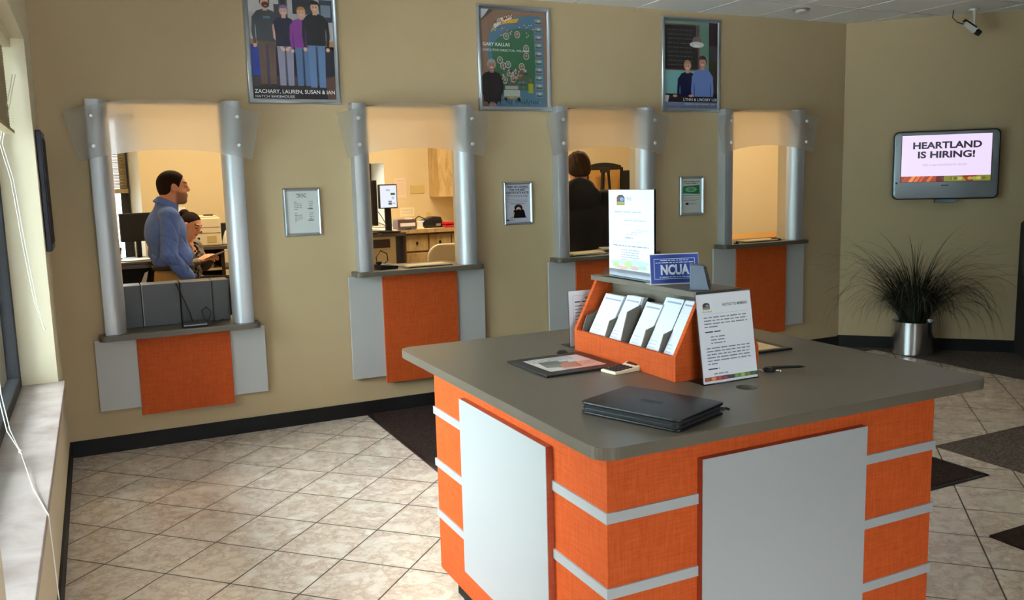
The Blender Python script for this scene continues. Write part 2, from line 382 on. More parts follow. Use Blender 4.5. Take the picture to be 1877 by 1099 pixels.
# ------------------------------------------------------------------ signed-distance bodies
def smin(a, b, k): h = np.clip(.5+.5*(b-a)/k, 0, 1); return b*(1-h)+a*h-k*h*(1-h)
def ssub(a, b, k): return -smin(-a, b, k)
def cap(p, a, b, ra, rb):
    a = np.array(a, float); b = np.array(b, float); d = b-a; h = np.clip(((p-a)@d)/(d@d), 0, 1)
    return np.linalg.norm(p-a-h[:, None]*d, axis=1)-(ra+h*(rb-ra))
def ell(p, c, r):
    q = (p-np.array(c)); r = np.array(r, float); k0 = np.linalg.norm(q/r, axis=1); k1 = np.linalg.norm(q/(r*r), axis=1)
    return k0*(k0-1)/np.maximum(k1, 1e-9)
def chainf(p, pts, rs, k=.02):
    d = None
    for i in range(len(pts)-1):
        e = cap(p, pts[i], pts[i+1], rs[i], rs[i+1]); d = e if d is None else smin(d, e, k)
    return d
def surfnets(f, lo, hi, h):
    lo = np.array(lo, float); hi = np.array(hi, float); K = 4
    nc = np.ceil((hi-lo)/(h*K)).astype(int)+1
    g = np.stack(np.meshgrid(*[lo[i]+(np.arange(nc[i])+.5)*h*K for i in range(3)], indexing='ij'), -1)
    dc = f(g.reshape(-1, 3)).reshape(nc); D = np.repeat(np.repeat(np.repeat(dc, K, 0), K, 1), K, 2).astype(np.float64)
    near = np.repeat(np.repeat(np.repeat(np.abs(dc) < h*K*1.9, K, 0), K, 1), K, 2)
    idx = np.argwhere(near); D[near] = f(lo+idx*h)
    n = D.shape; ins = D < 0
    c8 = [(i, j, k) for i in (0, 1) for j in (0, 1) for k in (0, 1)]
    sl = lambda A, o: A[o[0]:n[0]-1+o[0], o[1]:n[1]-1+o[1], o[2]:n[2]-1+o[2]]
    cnt = sum(sl(ins, o).astype(np.int8) for o in c8); act = (cnt > 0) & (cnt < 8)
    cid = -np.ones(act.shape, int); cells = np.argwhere(act); cid[act] = np.arange(len(cells))
    acc = np.zeros((len(cells), 3)); w = np.zeros(len(cells))
    for a in c8:
        for ax in range(3):
            if a[ax]: continue
            b = list(a); b[ax] = 1
            da = D[tuple((cells+a).T)]; db = D[tuple((cells+b).T)]; x = (da < 0) != (db < 0)
            t = np.where(x, da/np.where(x, da-db, 1), 0); P = np.tile(np.array(a, float), (len(cells), 1)); P[:, ax] += t
            acc[x] += P[x]; w[x] += 1
    V = lo+(cells+acc/w[:, None])*h; F = []
    for ax in range(3):
        u, v = (ax+1) % 3, (ax+2) % 3; s0 = [slice(1, n[i]-1) for i in range(3)]; s0[ax] = slice(0, n[ax]-1); s1 = list(s0); s1[ax] = slice(1, n[ax])
        A, B = ins[tuple(s0)], ins[tuple(s1)]; e = np.argwhere(A != B); st = A[A != B]
        e = e+np.array([0 if i == ax else 1 for i in range(3)])
        def cc(du, dv): q = e.copy(); q[:, u] -= du; q[:, v] -= dv; return cid[tuple(q.T)]
        Q = np.stack([cc(1, 1), cc(0, 1), cc(0, 0), cc(1, 0)], 1); Q[~st] = Q[~st][:, ::-1]; F.append(Q)
    F = np.concatenate(F); F = F[(F >= 0).all(1)]
    return V, F
def sdf_obj(name, f, lo, hi, h, m, parent, colf=None, **kw):
    V, F = surfnets(f, lo, hi, h)
    me = bpy.data.meshes.new(name); me.from_pydata(V.tolist(), [], F.tolist()); me.polygons.foreach_set('use_smooth', [True]*len(me.polygons))
    if colf:
        at = me.color_attributes.new('Col', 'FLOAT_COLOR', 'POINT'); C = colf(V); at.data.foreach_set('color', np.c_[C, np.ones(len(C))].ravel())
    me.materials.append(M(m)); return link(name, me, parent, **kw)
def frame_of(c, yaw=0, pitch=0, roll=0):     # local head frame: x forward, y left, z up ; pitch>0 looks down
    m = np.array((Matrix.Rotation(yaw, 3, 'Z') @ Matrix.Rotation(pitch, 3, 'Y') @ Matrix.Rotation(roll, 3, 'X'))); c = np.array(c)
    return lambda p: (p-c) @ m, lambda q: q @ m.T+c
def head_sdf(q):
    d = ell(q, (-.012, 0, .030), (.098, .077, .092)); d = smin(d, ell(q, (.028, 0, -.048), (.060, .058, .068)), .035)
    d = smin(d, ell(q, (.064, 0, -.098), (.022, .024, .018)), .03)
    d = smin(d, cap(q, (.082, -.034, .030), (.082, .034, .030), .010, .010), .02)
    d = ssub(d, ell(q, (.101, .032, .010), (.016, .020, .012)), .012); d = ssub(d, ell(q, (.101, -.032, .010), (.016, .020, .012)), .012)
    d = smin(d, ell(q, (.080, .032, .010), (.013, .014, .013)), .004); d = smin(d, ell(q, (.080, -.032, .010), (.013, .014, .013)), .004)
    d = smin(d, cap(q, (.086, 0, .022), (.104, 0, -.016), .009, .0120), .012)
    d = smin(d, ell(q, (.098, .012, -.022), (.011, .009, .008)), .008); d = smin(d, ell(q, (.098, -.012, -.022), (.011, .009, .008)), .008)
    d = smin(d, ell(q, (.086, 0, -.052), (.012, .025, .0065)), .006); d = smin(d, ell(q, (.083, 0, -.066), (.012, .021, .0075)), .006)
    for s in (1, -1):
        e = ell(q, (-.004, s*.079, -.002), (.019, .010, .031)); e = ssub(e, ell(q, (.002, s*.090, 0), (.011, .010, .019)), .006); d = smin(d, e, .008)
    return d
def head_col(q, skin, lip, brow, beard=None):
    C = np.tile(np.array(lin(skin)), (len(q), 1))
    inh = (np.abs(q[:, 1]) < .11) & (np.abs(q[:, 2]) < .14) & (np.abs(q[:, 0]) < .14)
    if beard:
        k = np.clip((-.028-q[:, 2]+.35*np.clip(.05-q[:, 0], 0, .05))*60, 0, 1)*np.clip((q[:, 0]-.0)*60, 0, 1)*inh
        k *= 1-np.clip((.030-np.hypot((q[:, 1])/1.0, (q[:, 2]+.058)*1.6))*60, 0, 1)*.6
        C = C*(1-.62*k[:, None])+np.array(lin(beard))*.62*k[:, None]
    def put(mask, c): C[mask & inh] = lin(c)
    f = q[:, 0] > .06
    put(f & (np.hypot(q[:, 1]/.024, (q[:, 2]+.058)/.011) < 1) & (q[:, 0] > .078), lip)
    for s in (1, -1):
        put(f & (np.hypot((q[:, 1]-s*.034)/.021, (q[:, 2]-.036)/.006) < 1), brow)
        put(f & (np.hypot((q[:, 1]-s*.032)/.014, (q[:, 2]-.009)/.006) < 1), (70, 52, 46))
    return C
def hair_sdf(q, t, xs, zs, wav=0):
    d = np.minimum(ell(q, (-.012, 0, .030), (.098, .077, .092)), smin(ell(q, (-.02, 0, -.02), (.075, .068, .07)), ell(q, (-.012, 0, .030), (.098, .077, .092)), .03))-t
    if wav: d = d-wav*np.sin(q[:, 0]*95+q[:, 1]*60)*np.cos(q[:, 1]*80-q[:, 2]*50)
    g = (np.interp(q[:, 0], xs, zs)-q[:, 2])*.8
    return -smin(-d, -g, .006)
def crease(p, f, ph=0, ax=(.35, .5)):
    s = np.sin(p[:, 2]*f+p[:, 1]*f*ax[0]+p[:, 0]*f*ax[1]+1.7*np.sin(p[:, 0]*13+p[:, 1]*11+ph)+.8*np.sin(p[:, 2]*9+p[:, 0]*21+ph))
    return (1-np.abs(s))**4*(.5+.5*np.sin(p[:, 0]*19+p[:, 1]*15+p[:, 2]*23+ph*2))
def hand_sdf(p, w, d, n, s=1, curl=(.5, .5, .5, .5), tcurl=.3, spread=.06, sc=1.0):
    """w wrist, d finger direction, n palm normal (palm faces n), s=+1 thumb on the side n x d."""
    w = np.array(w, float); d = np.array(d, float); d /= np.linalg.norm(d); n = np.array(n, float); n -= d*(n@d); n /= np.linalg.norm(n)
    t = np.cross(n, d)*s
    pm = w+d*.05*sc; q = np.stack([(p-pm)@d, (p-pm)@t, (p-pm)@n], 1)
    D = ell(q, (0, 0, 0), (.052*sc, .042*sc, .016*sc))
    L = [(.044, .026, .021), (.048, .03, .022), (.045, .028, .021), (.035, .022, .019)]
    for i in range(4):
        off = (.030-.020*i)*sc; base = w+d*(.088-.004*abs(i-1))*sc+t*off; a = 0; pt = base-d*.02*sc; ps = [pt, base]
        dd = d+t*(spread*(1.5-i)); dd /= np.linalg.norm(dd)
        for j, l in enumerate(L[i]):
            a += curl[i]*(.6, 1, .8)[j]; base = base+(dd*math.cos(a)+n*math.sin(a))*l*sc; ps.append(base)
        D = smin(D, chainf(p, ps, [.0092*sc, .0095*sc, .0088*sc, .008*sc, .0068*sc], .003), .006)
    b = w+d*.022*sc+t*.026*sc; dd = d*.75+t*.75+n*.25; dd /= np.linalg.norm(dd); p1 = b+dd*.04*sc; d2 = d*.9+t*.15+n*tcurl*1.4; d2 /= np.linalg.norm(d2)
    p2 = p1+d2*.032*sc; D = smin(D, chainf(p, [b, p1, p2, p2+(d2+n*.2)*.024*sc], [.014*sc, .0115*sc, .0098*sc, .008*sc], .006), .01)
    return D

# ================================================================== THE SETTING
TOPZ = 2.92
def st(name, mb, m, parent=None, **kw): return mb.build(name, m, parent, kind=None if parent else 'structure', **kw)
# floor of the lobby (tiles) cut by inlaid mats, office floor behind
st('floor', MB().prism([(-.02, -7.0, -.1), (9.2, -7.0, -.1), (9.2, .15, -.1), (-.02, .15, -.1)], (0, 0, .1)), 'floor_tile')
st('floor_office', MB().box(-.02, 7.2, .15, 3.9, -.1, 0), 'fleck_carpet')
# ceiling with its grid
st('ceiling', MB().box(-.3, 9.2, -7.2, .0, TOPZ, TOPZ+.1), 'ceiling_tile')
g = MB()
for i in range(16):
    x = 4.185+.5925*(i-7)
    if 0 < x < 9: g.box(x-.012, x+.012, -7.0, -.0 if x < 6.4 else -(x-6.4), TOPZ-.004, TOPZ)
for j in range(11):
    y = -.55-.61*j; g.box(0, min(9, 6.4-y), y-.012, y+.012, TOPZ-.004, TOPZ)
st('trim_1', g, 'ceiling_grid')
st('ceiling_office', MB().box(-.3, 7.2, .15, 3.9, 2.9, 3.0), 'ceiling_tile')
# teller wall with four service openings
UNITS = [(.25, .75), (1.845, 1.025), (3.40, 1.025), (4.98, 1.035)]
OT = 2.15
w = MB(); xs = -.15
for x0, zl in UNITS:
    a, b_ = x0+.115, x0+.800
    w.box(xs, a, 0, .15, 0, TOPZ+.05); w.box(a, b_, 0, .15, 0, zl-.035); w.box(a, b_, 0, .15, OT, TOPZ+.05); xs = b_
w.box(xs, 7.2, 0, .15, 0, TOPZ+.05)
st('wall_back', w, 'wall_paint')
# window wall on the left: reveal 0.22 deep from y=-.62 on
SZ = .605
w = MB(); w.box(-.24, 0, -7.0, 0, -.1, SZ-.03); w.box(-.24, 0, -7.0, 0, 2.40, TOPZ+.05)
for a, b_ in ((-.62, 0), (-7.1, -3.68)): w.box(-.24, 0, a, b_, SZ-.03, 2.40)
st('wall_left', w, 'sill_paint')
st('trim_2', MB().prism([(-.238, -3.68, SZ-.03), (.032, -3.70, SZ-.03), (.032, -.60, SZ-.03), (-.238, -.62, SZ-.03)], (0, 0, .03)), 'stone_sill', bevel=.003)
def window(name, y0, y1, mull):
    t = thing(name, None, None, kind='structure')
    f = MB()
    for a, b_ in [(y1-.055, y1), (y0, y0+.055)]+[(m_-.03, m_+.03) for m_ in mull]: f.box(-.236, -.172, a, b_, SZ, 2.40)
    f.box(-.236, -.172, y0, y1, SZ, SZ+.055); f.box(-.236, -.172, y0, y1, 2.345, 2.40)
    f.build('window_frame', 'dark_window_metal', t, bevel=.004)
    MB().box(-.208, -.202, y0+.03, y1-.03, SZ+.03, 2.37).build('pane', 'window_glass', t)
window('window_1', -3.68, -.62, [-2.15])
# diagonal wall on the right, end wall, storefront behind the camera
D0 = Vector((6.41, 0, 0)); DD = Vector((.70711, -.70711, 0)); DN = Vector((-.70711, -.70711, 0))
st('wall_right', MB().prism([(6.40, .01, 0), (9.02, -2.61, 0), (9.2, -2.5, 0), (6.55, .15, 0)], (0, 0, TOPZ+.05)), 'wall_paint')
st('wall_end', MB().box(9.0, 9.15, -7.1, -2.5, 0, TOPZ+.05), 'far_wall_bounce_cut')
w = MB(); w.box(-.24, 9.15, -7.15, -7.0, 0, SZ); w.box(-.24, 9.15, -7.15, -7.0, 2.40, TOPZ+.05)
for a, b_ in ((-.24, .5), (1.8, 9.15)): w.box(a, b_, -7.15, -7.0, SZ, 2.40)
st('wall_front', w, 'far_wall_bounce_cut')
t = thing('window_2', None, None, kind='structure'); f = MB()
for x in (.5, 1.12, 1.74): f.box(x, x+.06, -7.12, -7.04, SZ, 2.40)
f.box(.5, 1.8, -7.12, -7.04, SZ, SZ+.06); f.box(.5, 1.8, -7.12, -7.04, 2.34, 2.40)
f.build('window_frame', 'dark_window_metal', t, bevel=.004); MB().box(.52, 1.78, -7.085, -7.079, SZ+.03, 2.37).build('pane', 'window_glass', t)
# baseboards
st('baseboard_back', MB().box(0, 6.41, -.012, 0, 0, .10), 'baseboard', bevel=.002)
st('baseboard_left', MB().box(0, .012, -7.0, 0, 0, .10), 'baseboard', bevel=.002)
d = DN*.012
st('baseboard_right', MB().prism([tuple(D0+Vector((-.005, -.005, 0))), tuple(D0+DD*3.66), tuple(D0+DD*3.66+d), tuple(D0+d-DD*.01)], (0, 0, .11)), 'baseboard')
# office shell: side wall, end walls and back wall with two splayed windows
st('wall_office_right', MB().box(6.6, 6.75, .15, 3.45, 0, 2.95), 'office_paint')
st('wall_office_left', MB().box(-.15, 0, .15, 3.9, 0, 2.95), 'office_paint')
YB = 3.3
w = MB(); OW = [(-.0, .678, .90, 2.35, .584), (2.55, 3.125, 1.15, 1.84, 3.075)]   # x0, x1 at wall face, z0, z1, x1 at glass
xs = 0
for x0, x1, z0, z1, xg in OW:
    if x0 > xs: w.box(xs, x0, YB, YB+.4, 0, 2.95)
    w.box(x0, x1, YB, YB+.4, 0, z0); w.box(x0, x1, YB, YB+.4, z1, 2.95)
    xs = x1
w.box(xs, 6.75, YB, YB+.4, 0, 2.95)
st('wall_office_back', w, 'office_paint')
for i, (x0, x1, z0, z1, xg) in enumerate(OW):
    st('trim_%d' % (4+i), MB().prism([(x1, YB, z0), (x1, YB+.4, z0), (xg, YB+.4, z0)], (0, 0, z1-z0)), 'white_paint')
    t = thing('window_%d' % (3+i), None, None, kind='structure'); f = MB()
    f.box(xg-.075, xg, YB+.33, YB+.40, z0, z1); f.box(x0, x0+.05, YB+.33, YB+.40, z0, z1); f.box(x0, xg, YB+.33, YB+.40, z0, z0+.05); f.box(x0, xg, YB+.33, YB+.40, z1-.05, z1)
    f.build('window_frame', 'dark_window_metal', t); MB().box(x0+.02, xg-.02, YB+.36, YB+.366, z0+.02, z1-.02).build('pane', 'window_glass', t)
# outdoors
st('ground_outside', MB().box(-30, 35, -40, 30, -.6, -.35), 'bounce_ground')
tag(MB().box(-14, -9, -16, 18, -.35, 3.2).build('horizon_blocker', 'teal_wall'), 'added low pale building block that hides the low sky outside the left window', 'building')  # added block, keeps low sky light from reaching deep into the lobby
tag(MB().box(-1.0, 5, 9, 10, -.35, 1.55).build('outside_wall', 'teal_wall'), 'pale teal wall outside the office window behind the standing man', 'wall')

# inlaid mats and carpet
tag(MB().box(1.895, 4.38, -2.905, -.013, 0, .009).build('floor_mat', 'brown_mat'), 'dark brown entrance mat between the island desk and the teller wall', 'mat')
fm = bpy.data.objects['floor_mat']
MB().box(1.867, 1.895, -2.93, -.013, 0, .007).box(4.38, 4.405, -2.93, -.013, 0, .007).box(1.867, 4.405, -2.93, -2.905, 0, .007).build('rubber_edge', 'black_plastic', fm, label='black rubber edge')
tag(MB().box(3.69, 5.6, -5.3, -3.435, 0, .009).build('floor_mat', 'brown_mat'), 'dark brown mat at the right edge of the view, lowest in the picture', 'mat')
tag(MB().box(4.585, 8.9, -4.4+1.0, -2.455, 0, .004).build('carpet_inlay', 'fleck_carpet'), 'flecked beige-brown carpet square let into the tiles right of the island desk', 'carpet')
tag(MB().prism([(6.43, -.05, 0), (6.43, -.30, 0), (6.55, -.30, 0), (6.55, -2.2, 0), (8.5, -2.2, 0), (8.5, -2.12, 0)], (0, 0, .004)).build('carpet_inlay', 'fleck_carpet'), 'flecked brown carpet under the potted grass along the right wall', 'carpet')

# ================================================================== TELLER WINDOWS
def teller_window(x0, zl, label):
    t = thing('teller_window', label, 'teller window', (x0, 0, 0), group=None)
    prof = [(0, 0), (0, -.080), (.003, -.088), (.012, -.091), (.045, -.094), (.068, -.092), (.088, -.083), (.104, -.068), (.116, -.048), (.123, -.025), (.125, 0)]
    for s in (0, 1):
        pts = [((p if not s else .88-p), q, zl) for p, q in prof]
        MB().prism(pts, (0, 0, 2.155-zl)).build('column', 'brushed_aluminium', t, smooth=True)
    # ledge with rounded ends, running through the wall
    pl = []
    for k in range(7): a = R(180+90*k/6); pl.append((-.035+.035+.035*math.cos(a), -.105+.035*math.sin(a)))
    for k in range(7): a = R(270+90*k/6); pl.append((.88+.035*math.cos(a), -.105+.035*math.sin(a)))
    pl += [(.915, -.001), (.799, -.001), (.799, .34), (.116, .34), (.116, -.001), (-.035, -.001)]
    MB().prism([(x, y, zl-.033) for x, y in pl], (0, 0, .033)).build('ledge', 'taupe_laminate', t, bevel=.002)
    zt = zl-.034
    for nm, a, b_, zb, y, m in (('silver_panel', -.065, .172, .272, -.036, 'grey_laminate'), ('silver_panel', .728, .948, .272, -.036, 'grey_laminate'), ('orange_panel', .170, .728, .222, -.050, 'orange_laminate')):
        p = MB().box(a, b_, y, y+.020, zb, zt).build(nm, m, t, bevel=.0015)
        MB().box(a+.04, b_-.04, y+.019, -.0005, zb+.04, zt-.04).build('batten', 'dark_wood', p)
    # frosted arched header held by four bolts
    N = 28; to = []; bo = []
    for k in range(N+1):
        s = k/N; q = 1-(2*s-1)**2
        to.append((-.12+1.112*s, -.126, 2.080+.078*q)); bo.append((-.055+.982*s, -.126, 1.790+.066*q))
    h = MB().prism(bo+to[::-1], (0, -.008, 0)).build('frosted_header', 'frosted_acrylic', t)
    for x in (.030, .850):
        for z in (2.054, 1.880):
            MB().tube([(x, -.088, z), (x, -.136, z)], .006, 10).tube([(x, -.134, z), (x, -.140, z), (x, -.147, z)], [.0135, .0135, .009], 16).build('bolt', 'bolt_metal', h, smooth=True)
    return t
LBL = ['low teller window nearest the outside window, two people behind it', 'teller window second from the left, monitors and drawers behind it',
       'teller window half hidden by the standing white sign, person in black behind it', 'rightmost teller window, with only a bare lit wall behind it']
for (x0, zl), lb in zip(UNITS, LBL): teller_window(x0, zl, lb)

# ================================================================== FRAMED POSTERS AND NOTICES
def snap_frame(name, label, cat, x, z, w, h, fw_, group, content, prn='print_gloss', loc=None, rz=0):
    t = thing(name, label, cat, loc or (x, -.002, z), rz, group=group)
    f = fw_
    MB().ring(w, h, [(0, 0), (0, .008), (f*.18, .016), (f*.45, .020), (f*.75, .016), (f, .008), (f, 0)]).build('frame', 'frame_aluminium', t, smooth=True)
    o = content.build('print', prn, t); o.location = (0, -.004, 0)
    return t
SK = (222, 176, 150)
def fig(P, u, v, h, shirt, pants, skin=SK, hair=(60, 44, 36), sleeve=True, lean=0, arms='down', cut=None, hatc=None):
    """a small printed standing figure, feet at v, height h"""
    w = h*.108
    def q(a, b): return (u+a*w+lean*b*h, v+b*h)
    if not cut:
        for s in (-1, 1):
            P.poly([q(s*.9, .50), q(s*.05, .52), q(s*.12, .04), q(s*.78, .04)], pants); P.ell(*q(s*.5, .02), w*.42, h*.018, (50, 40, 38))
            P.poly([q(s*.12, .48), q(s*.02, .50), q(s*.05, .06), q(s*.14, .06)], tuple(int(c*.7) for c in pants))
    for s in (-1, 1):
        if arms == 'down': A = [q(s*1.0, .80), q(s*1.35, .76), q(s*1.45, .60), q(s*1.28, .47), q(s*1.05, .48), q(s*1.1, .62)]; hd = q(s*1.18, .455)
        else: A = [q(s*.95, .80), q(s*1.3, .74), q(s*1.25, .60), q(s*.35, .45), q(s*.25, .50), q(s*.95, .62)]; hd = q(s*.22, .465)
        P.poly(A if s > 0 else A[::-1], shirt if sleeve else skin); P.ell(*hd, w*.20, h*.022, skin)
    P.poly([q(-1.0, .50), q(1.0, .50), q(1.02, .66), q(1.18, .78), q(.85, .825), q(.3, .845), q(-.3, .845), q(-.85, .825), q(-1.18, .78), q(-1.02, .66)], shirt)
    P.poly([q(-.24, .83), q(.24, .83), q(.22, .89), q(-.22, .89)], skin)
    P.ell(*q(0, .925), w*.52, h*.062, hatc or hair); P.ell(*q(0, .912), w*.43, h*.055, skin)
    P.poly([q(-.45, .945), q(.45, .945), q(.38, .975), q(0, .99), q(-.38, .975)], hatc or hair)
    for s in (-1, 1): P.ell(*q(s*.17, .918), w*.06, h*.005, (40, 30, 28), 8)
    P.ell(*q(0, .889), w*.16, h*.006, (235, 225, 220), 10)
# poster 1 (its top is cut by the frame of the photo)
P = Print(.54, .685, (188, 186, 188)); W1 = lambda u, v: (u*.54, v*.54)
def RR(P, a, b, c, d_, col, k=.54): P.rect(a*k, b*k, c*k, d_*k, col)
RR(P, 0, 1.0, .38, 1.268, (206, 204, 204)); RR(P, .30, .9, .37, 1.1, (70, 62, 66)); RR(P, .36, .95, .46, 1.268, (80, 76, 78)); RR(P, .38, 1.0, .44, 1.22, (50, 48, 50))
RR(P, .52, 1.0, .78, 1.268, (46, 48, 56)); RR(P, .84, .92, 1.0, 1.18, (52, 60, 76)); RR(P, .86, .98, .98, 1.12, (120, 130, 146)); RR(P, 0, .62, 1, .70, (176, 128, 96))
for i in range(14): P.ell((.04+i*.075)*.54, .70*.54, .016*.54*1.6, .016*.54, (208, 150, 96) if i % 2 else (228, 214, 196), 10)
RR(P, 0, .26, .34, .63, (34, 54, 140)); RR(P, .28, .26, 1, .63, (26, 26, 40)); RR(P, 0, 0, 1, .27, (40, 34, 36)); P.poly([(0, .27*.54), (.54, .27*.54), (.54, .2*.54), (0, .14*.54)], (58, 52, 56))
P.poly([(.86*.54, .24*.54), (.54, .29*.54), (.54, 0), (.9*.54, 0)], (92, 66, 58))
fig(P, .195*.54, .13*.54, 1.07*.54, (62, 66, 70), (98, 78, 68), hair=(58, 42, 34), sleeve=True)
P.ell(.205*.54, 1.085*.54, .045*.54, .035*.54, (88, 52, 40)); P.ell(.205*.54, 1.075*.54, .018*.54, .008*.54, (180, 120, 100)); P.rect(.17*.54, .93*.54, .25*.54, .955*.54, (92, 128, 150))
fig(P, .41*.54, .12*.54, .99*.54, (30, 26, 52), (150, 146, 170), skin=(226, 186, 168), hair=(140, 110, 150), sleeve=False, arms='in')
fig(P, .62*.54, .12*.54, .98*.54, (134, 56, 146), (88, 112, 150), hair=(190, 140, 84))
fig(P, .785*.54, .10*.54, 1.08*.54, (20, 20, 22), (96, 124, 164), hair=(36, 28, 26))
P.text('ZACHARY, LAUREN, SUSAN & IAN', .010, .036, .034, (240, 240, 240), bold=.012, width=.52)
P.text('HATCH BAKEHOUSE', .012, .008, .022, (220, 220, 220), bold=.01, width=.25)
snap_frame('framed_poster', 'silver framed poster of four people standing, leftmost high on the tan wall', 'poster', 1.50, 2.522, .60, .745, .032, 'large silver framed posters', P)
# poster 2: man in front of a painted map mural
P = Print(.535, .685, (128, 98, 78)); k = 1
P.poly([(0, .61), (0, .685), (.09, .685)], (214, 214, 220)); P.poly([(0, .60), (.02, .61), (.10, .675), (.08, .685), (.07, .685)], (70, 60, 54))
P.poly([(.06, .0), (.05, .38), (.07, .55), (.16, .63), (.47, .655), (.50, .64), (.52, 0)], (78, 108, 128))
P.poly([(.08, .42), (.12, .47), (.20, .54), (.30, .56), (.42, .555), (.44, .30), (.42, .12), (.15, .12), (.10, .25)], (52, 92, 62))
P.poly([(.08, .52), (.13, .57), (.20, .59), (.29, .60), (.31, .63), (.24, .62), (.17, .61), (.09, .555)], (206, 150, 44))
P.poly([(.10, .57), (.14, .62), (.25, .655), (.25, .625), (.16, .59), (.12, .55)], (224, 212, 190))
P.text('WIL-MAR', .118, .578, .036, (96, 30, 30), bold=.02, ang=.42)
rg = random.Random(4)
for i in range(10):
    v = .615-.058*i; P.rect(.435, v-.022, .495, v+.018, (120, 138, 146)); P.rect(.439, v-.018, .491, v-.004, (70, 84, 70) if i % 2 else (104, 64, 52)); P.ell(.468, v+.003, .014, .009, (172, 176, 170), 10)
for i in range(70):
    u, v = rg.uniform(.10, .42), rg.uniform(.50, .60); P.ell(u, v, .005, .004, rg.choice([(150, 60, 60), (196, 200, 206), (60, 80, 130)]), 8)
for (u, v) in ((.20, .50), (.29, .515), (.36, .42), (.36, .365), (.145, .33), (.17, .29), (.32, .29), (.22, .24), (.27, .235), (.21, .30), (.25, .20), (.18, .19)):
    P.ell(u, v, .024, .026, (172, 176, 160), 16); P.ell(u, v, .018, .020, rg.choice([(96, 80, 84), (84, 104, 92), (120, 96, 80)]), 16); P.ell(u, v+.003, .008, .010, (176, 144, 124), 10)
for i in range(60):
    u, v = rg.uniform(.16, .36), rg.uniform(.13, .27); P.ell(u, v, rg.uniform(.006, .013), rg.uniform(.006, .012), rg.choice([(140, 104, 88), (170, 160, 150), (50, 56, 70), (120, 60, 54), (70, 90, 120)]), 8)
P.rect(.17, .06, .30, .12, (168, 170, 156)); P.rect(.18, .125, .285, .15, (150, 154, 144)); P.rect(.16, .055, .31, .075, (120, 124, 120)); P.rect(.215, .062, .25, .078, (168, 142, 60))
P.ell(.182, .052, .014, .014, (28, 28, 30)); P.ell(.290, .052, .014, .014, (28, 28, 30)); P.rect(.37, .10, .41, .17, (150, 150, 50)); P.ell(.39, .19, .014, .016, (120, 90, 70))
for i in range(22): P.rect(.08+i*.018, .01+rg.uniform(0, .02), .09+i*.018, .035+rg.uniform(0, .02), rg.choice([(60, 76, 90), (110, 120, 120), (80, 66, 60)]))
fig(P, .075, -.275, .62, (34, 26, 28), (80, 96, 96), skin=(150, 108, 90), hair=(150, 146, 146), sleeve=True, arms='in', cut=True)
P.text('GARY KALLAS', .008, .428, .033, (236, 236, 236), bold=.015, width=.215)
P.text('EXECUTIVE DIRECTOR, WILLMAR', .008, .392, .021, (214, 214, 214), bold=.01, width=.375)
snap_frame('framed_poster', 'silver framed poster of a man before a colourful map mural, middle of three', 'poster', 3.105, 2.493, .595, .745, .032, 'large silver framed posters', P)
# poster 3: two people at a counter under a pendant lamp
P = Print(.53, .685, (104, 138, 122))
P.rect(0, .30, .345, .66, (110, 62, 52)); P.rect(0, .31, .33, .65, (38, 34, 36)); P.rect(0, .09, .36, .30, (118, 170, 168)); P.rect(.44, 0, .53, .685, (44, 26, 34)); P.rect(.44, .38, .53, .50, (62, 58, 60)); P.rect(.44, .09, .53, .38, (58, 52, 40))
for i in range(9): P.words(.03, .30, .61-i*.034, .012, (84, 78, 76), i, .9)
P.rect(.315, .52, .320, .66, (150, 150, 150)); P.ell(.318, .535, .045, .035, (120, 100, 108)); P.ell(.318, .505, .072, .024, (226, 228, 216)); P.ell(.318, .497, .03, .010, (250, 250, 240))
P.rect(0, .075, .53, .115, (40, 36, 40)); fig(P, .225, -.27, .66, (26, 28, 58), (30, 30, 40), skin=(206, 150, 130), hair=(176, 130, 90), cut=True, lean=0)
fig(P, .375, -.30, .73, (108, 130, 190), (40, 40, 60), skin=(200, 140, 120), hair=(60, 48, 44), cut=True)
P.rect(0, 0, .53, .095, (48, 42, 46)); P.rect(0, 0, .53, .05, (120, 124, 150))
for i in range(34): P.rect(.008+i*.0155, .0, .014+i*.0155, .022, (90, 104, 140))
P.poly([(0, .05), (.03, .05), (.045, .10), (0, .105)], (214, 206, 200)); P.ell(.10, .098, .022, .010, (206, 150, 130)); P.ell(.26, .10, .026, .010, (206, 150, 130))
P.text('LYNN & LINDSEY LEE', .18, .060, .030, (228, 228, 228), bold=.012, width=.34)
P.words(.20, .52, .030, .016, (168, 168, 186), 5)
snap_frame('framed_poster', 'silver framed poster of two people under a pendant lamp, rightmost of three', 'poster', 4.70, 2.502, .59, .745, .032, 'large silver framed posters', P)

INK = (70, 72, 78)
P = Print(.207, .277, (214, 216, 212))
for i, w_ in enumerate((.07, .045, .065)): P.words(.104-w_/2, .104+w_/2, .255-i*.009, .007, (40, 42, 46), i)
for i in range(11):
    if i == 5: continue
    v = .205-i*.0125; P.words(.052, .052+(.05 if i not in (0, 4, 6, 10) else .02), v, .005, INK, i); P.words(.150, .178, v, .005, INK, i+20)
for v in (.158, .082): P.words(.138, .180, v, .007, (40, 40, 44), 9)
snap_frame('framed_notice', 'silver framed rate sheet of two short columns, between first two teller windows', 'notice', 1.498, 1.445, .247, .317, .020, 'small silver framed notices', P)
P = Print(.207, .277, (196, 192, 204)); C_ = (44, 30, 40)
P.text('TIRED OF LOOKING', .012, .252, .021, C_, bold=.03, width=.183); P.text('FOR THE BEST', .038, .231, .021, C_, bold=.03, width=.131); P.text('CERTIFICATE RATE?', .010, .210, .021, C_, bold=.03, width=.187)
for i, v in enumerate((.196, .186, .168, .158, .148)): P.words(.014, .192, v, .006 if i < 2 else .0035, INK, i, .97)
P.words(.045, .165, .134, .006, C_, 8)
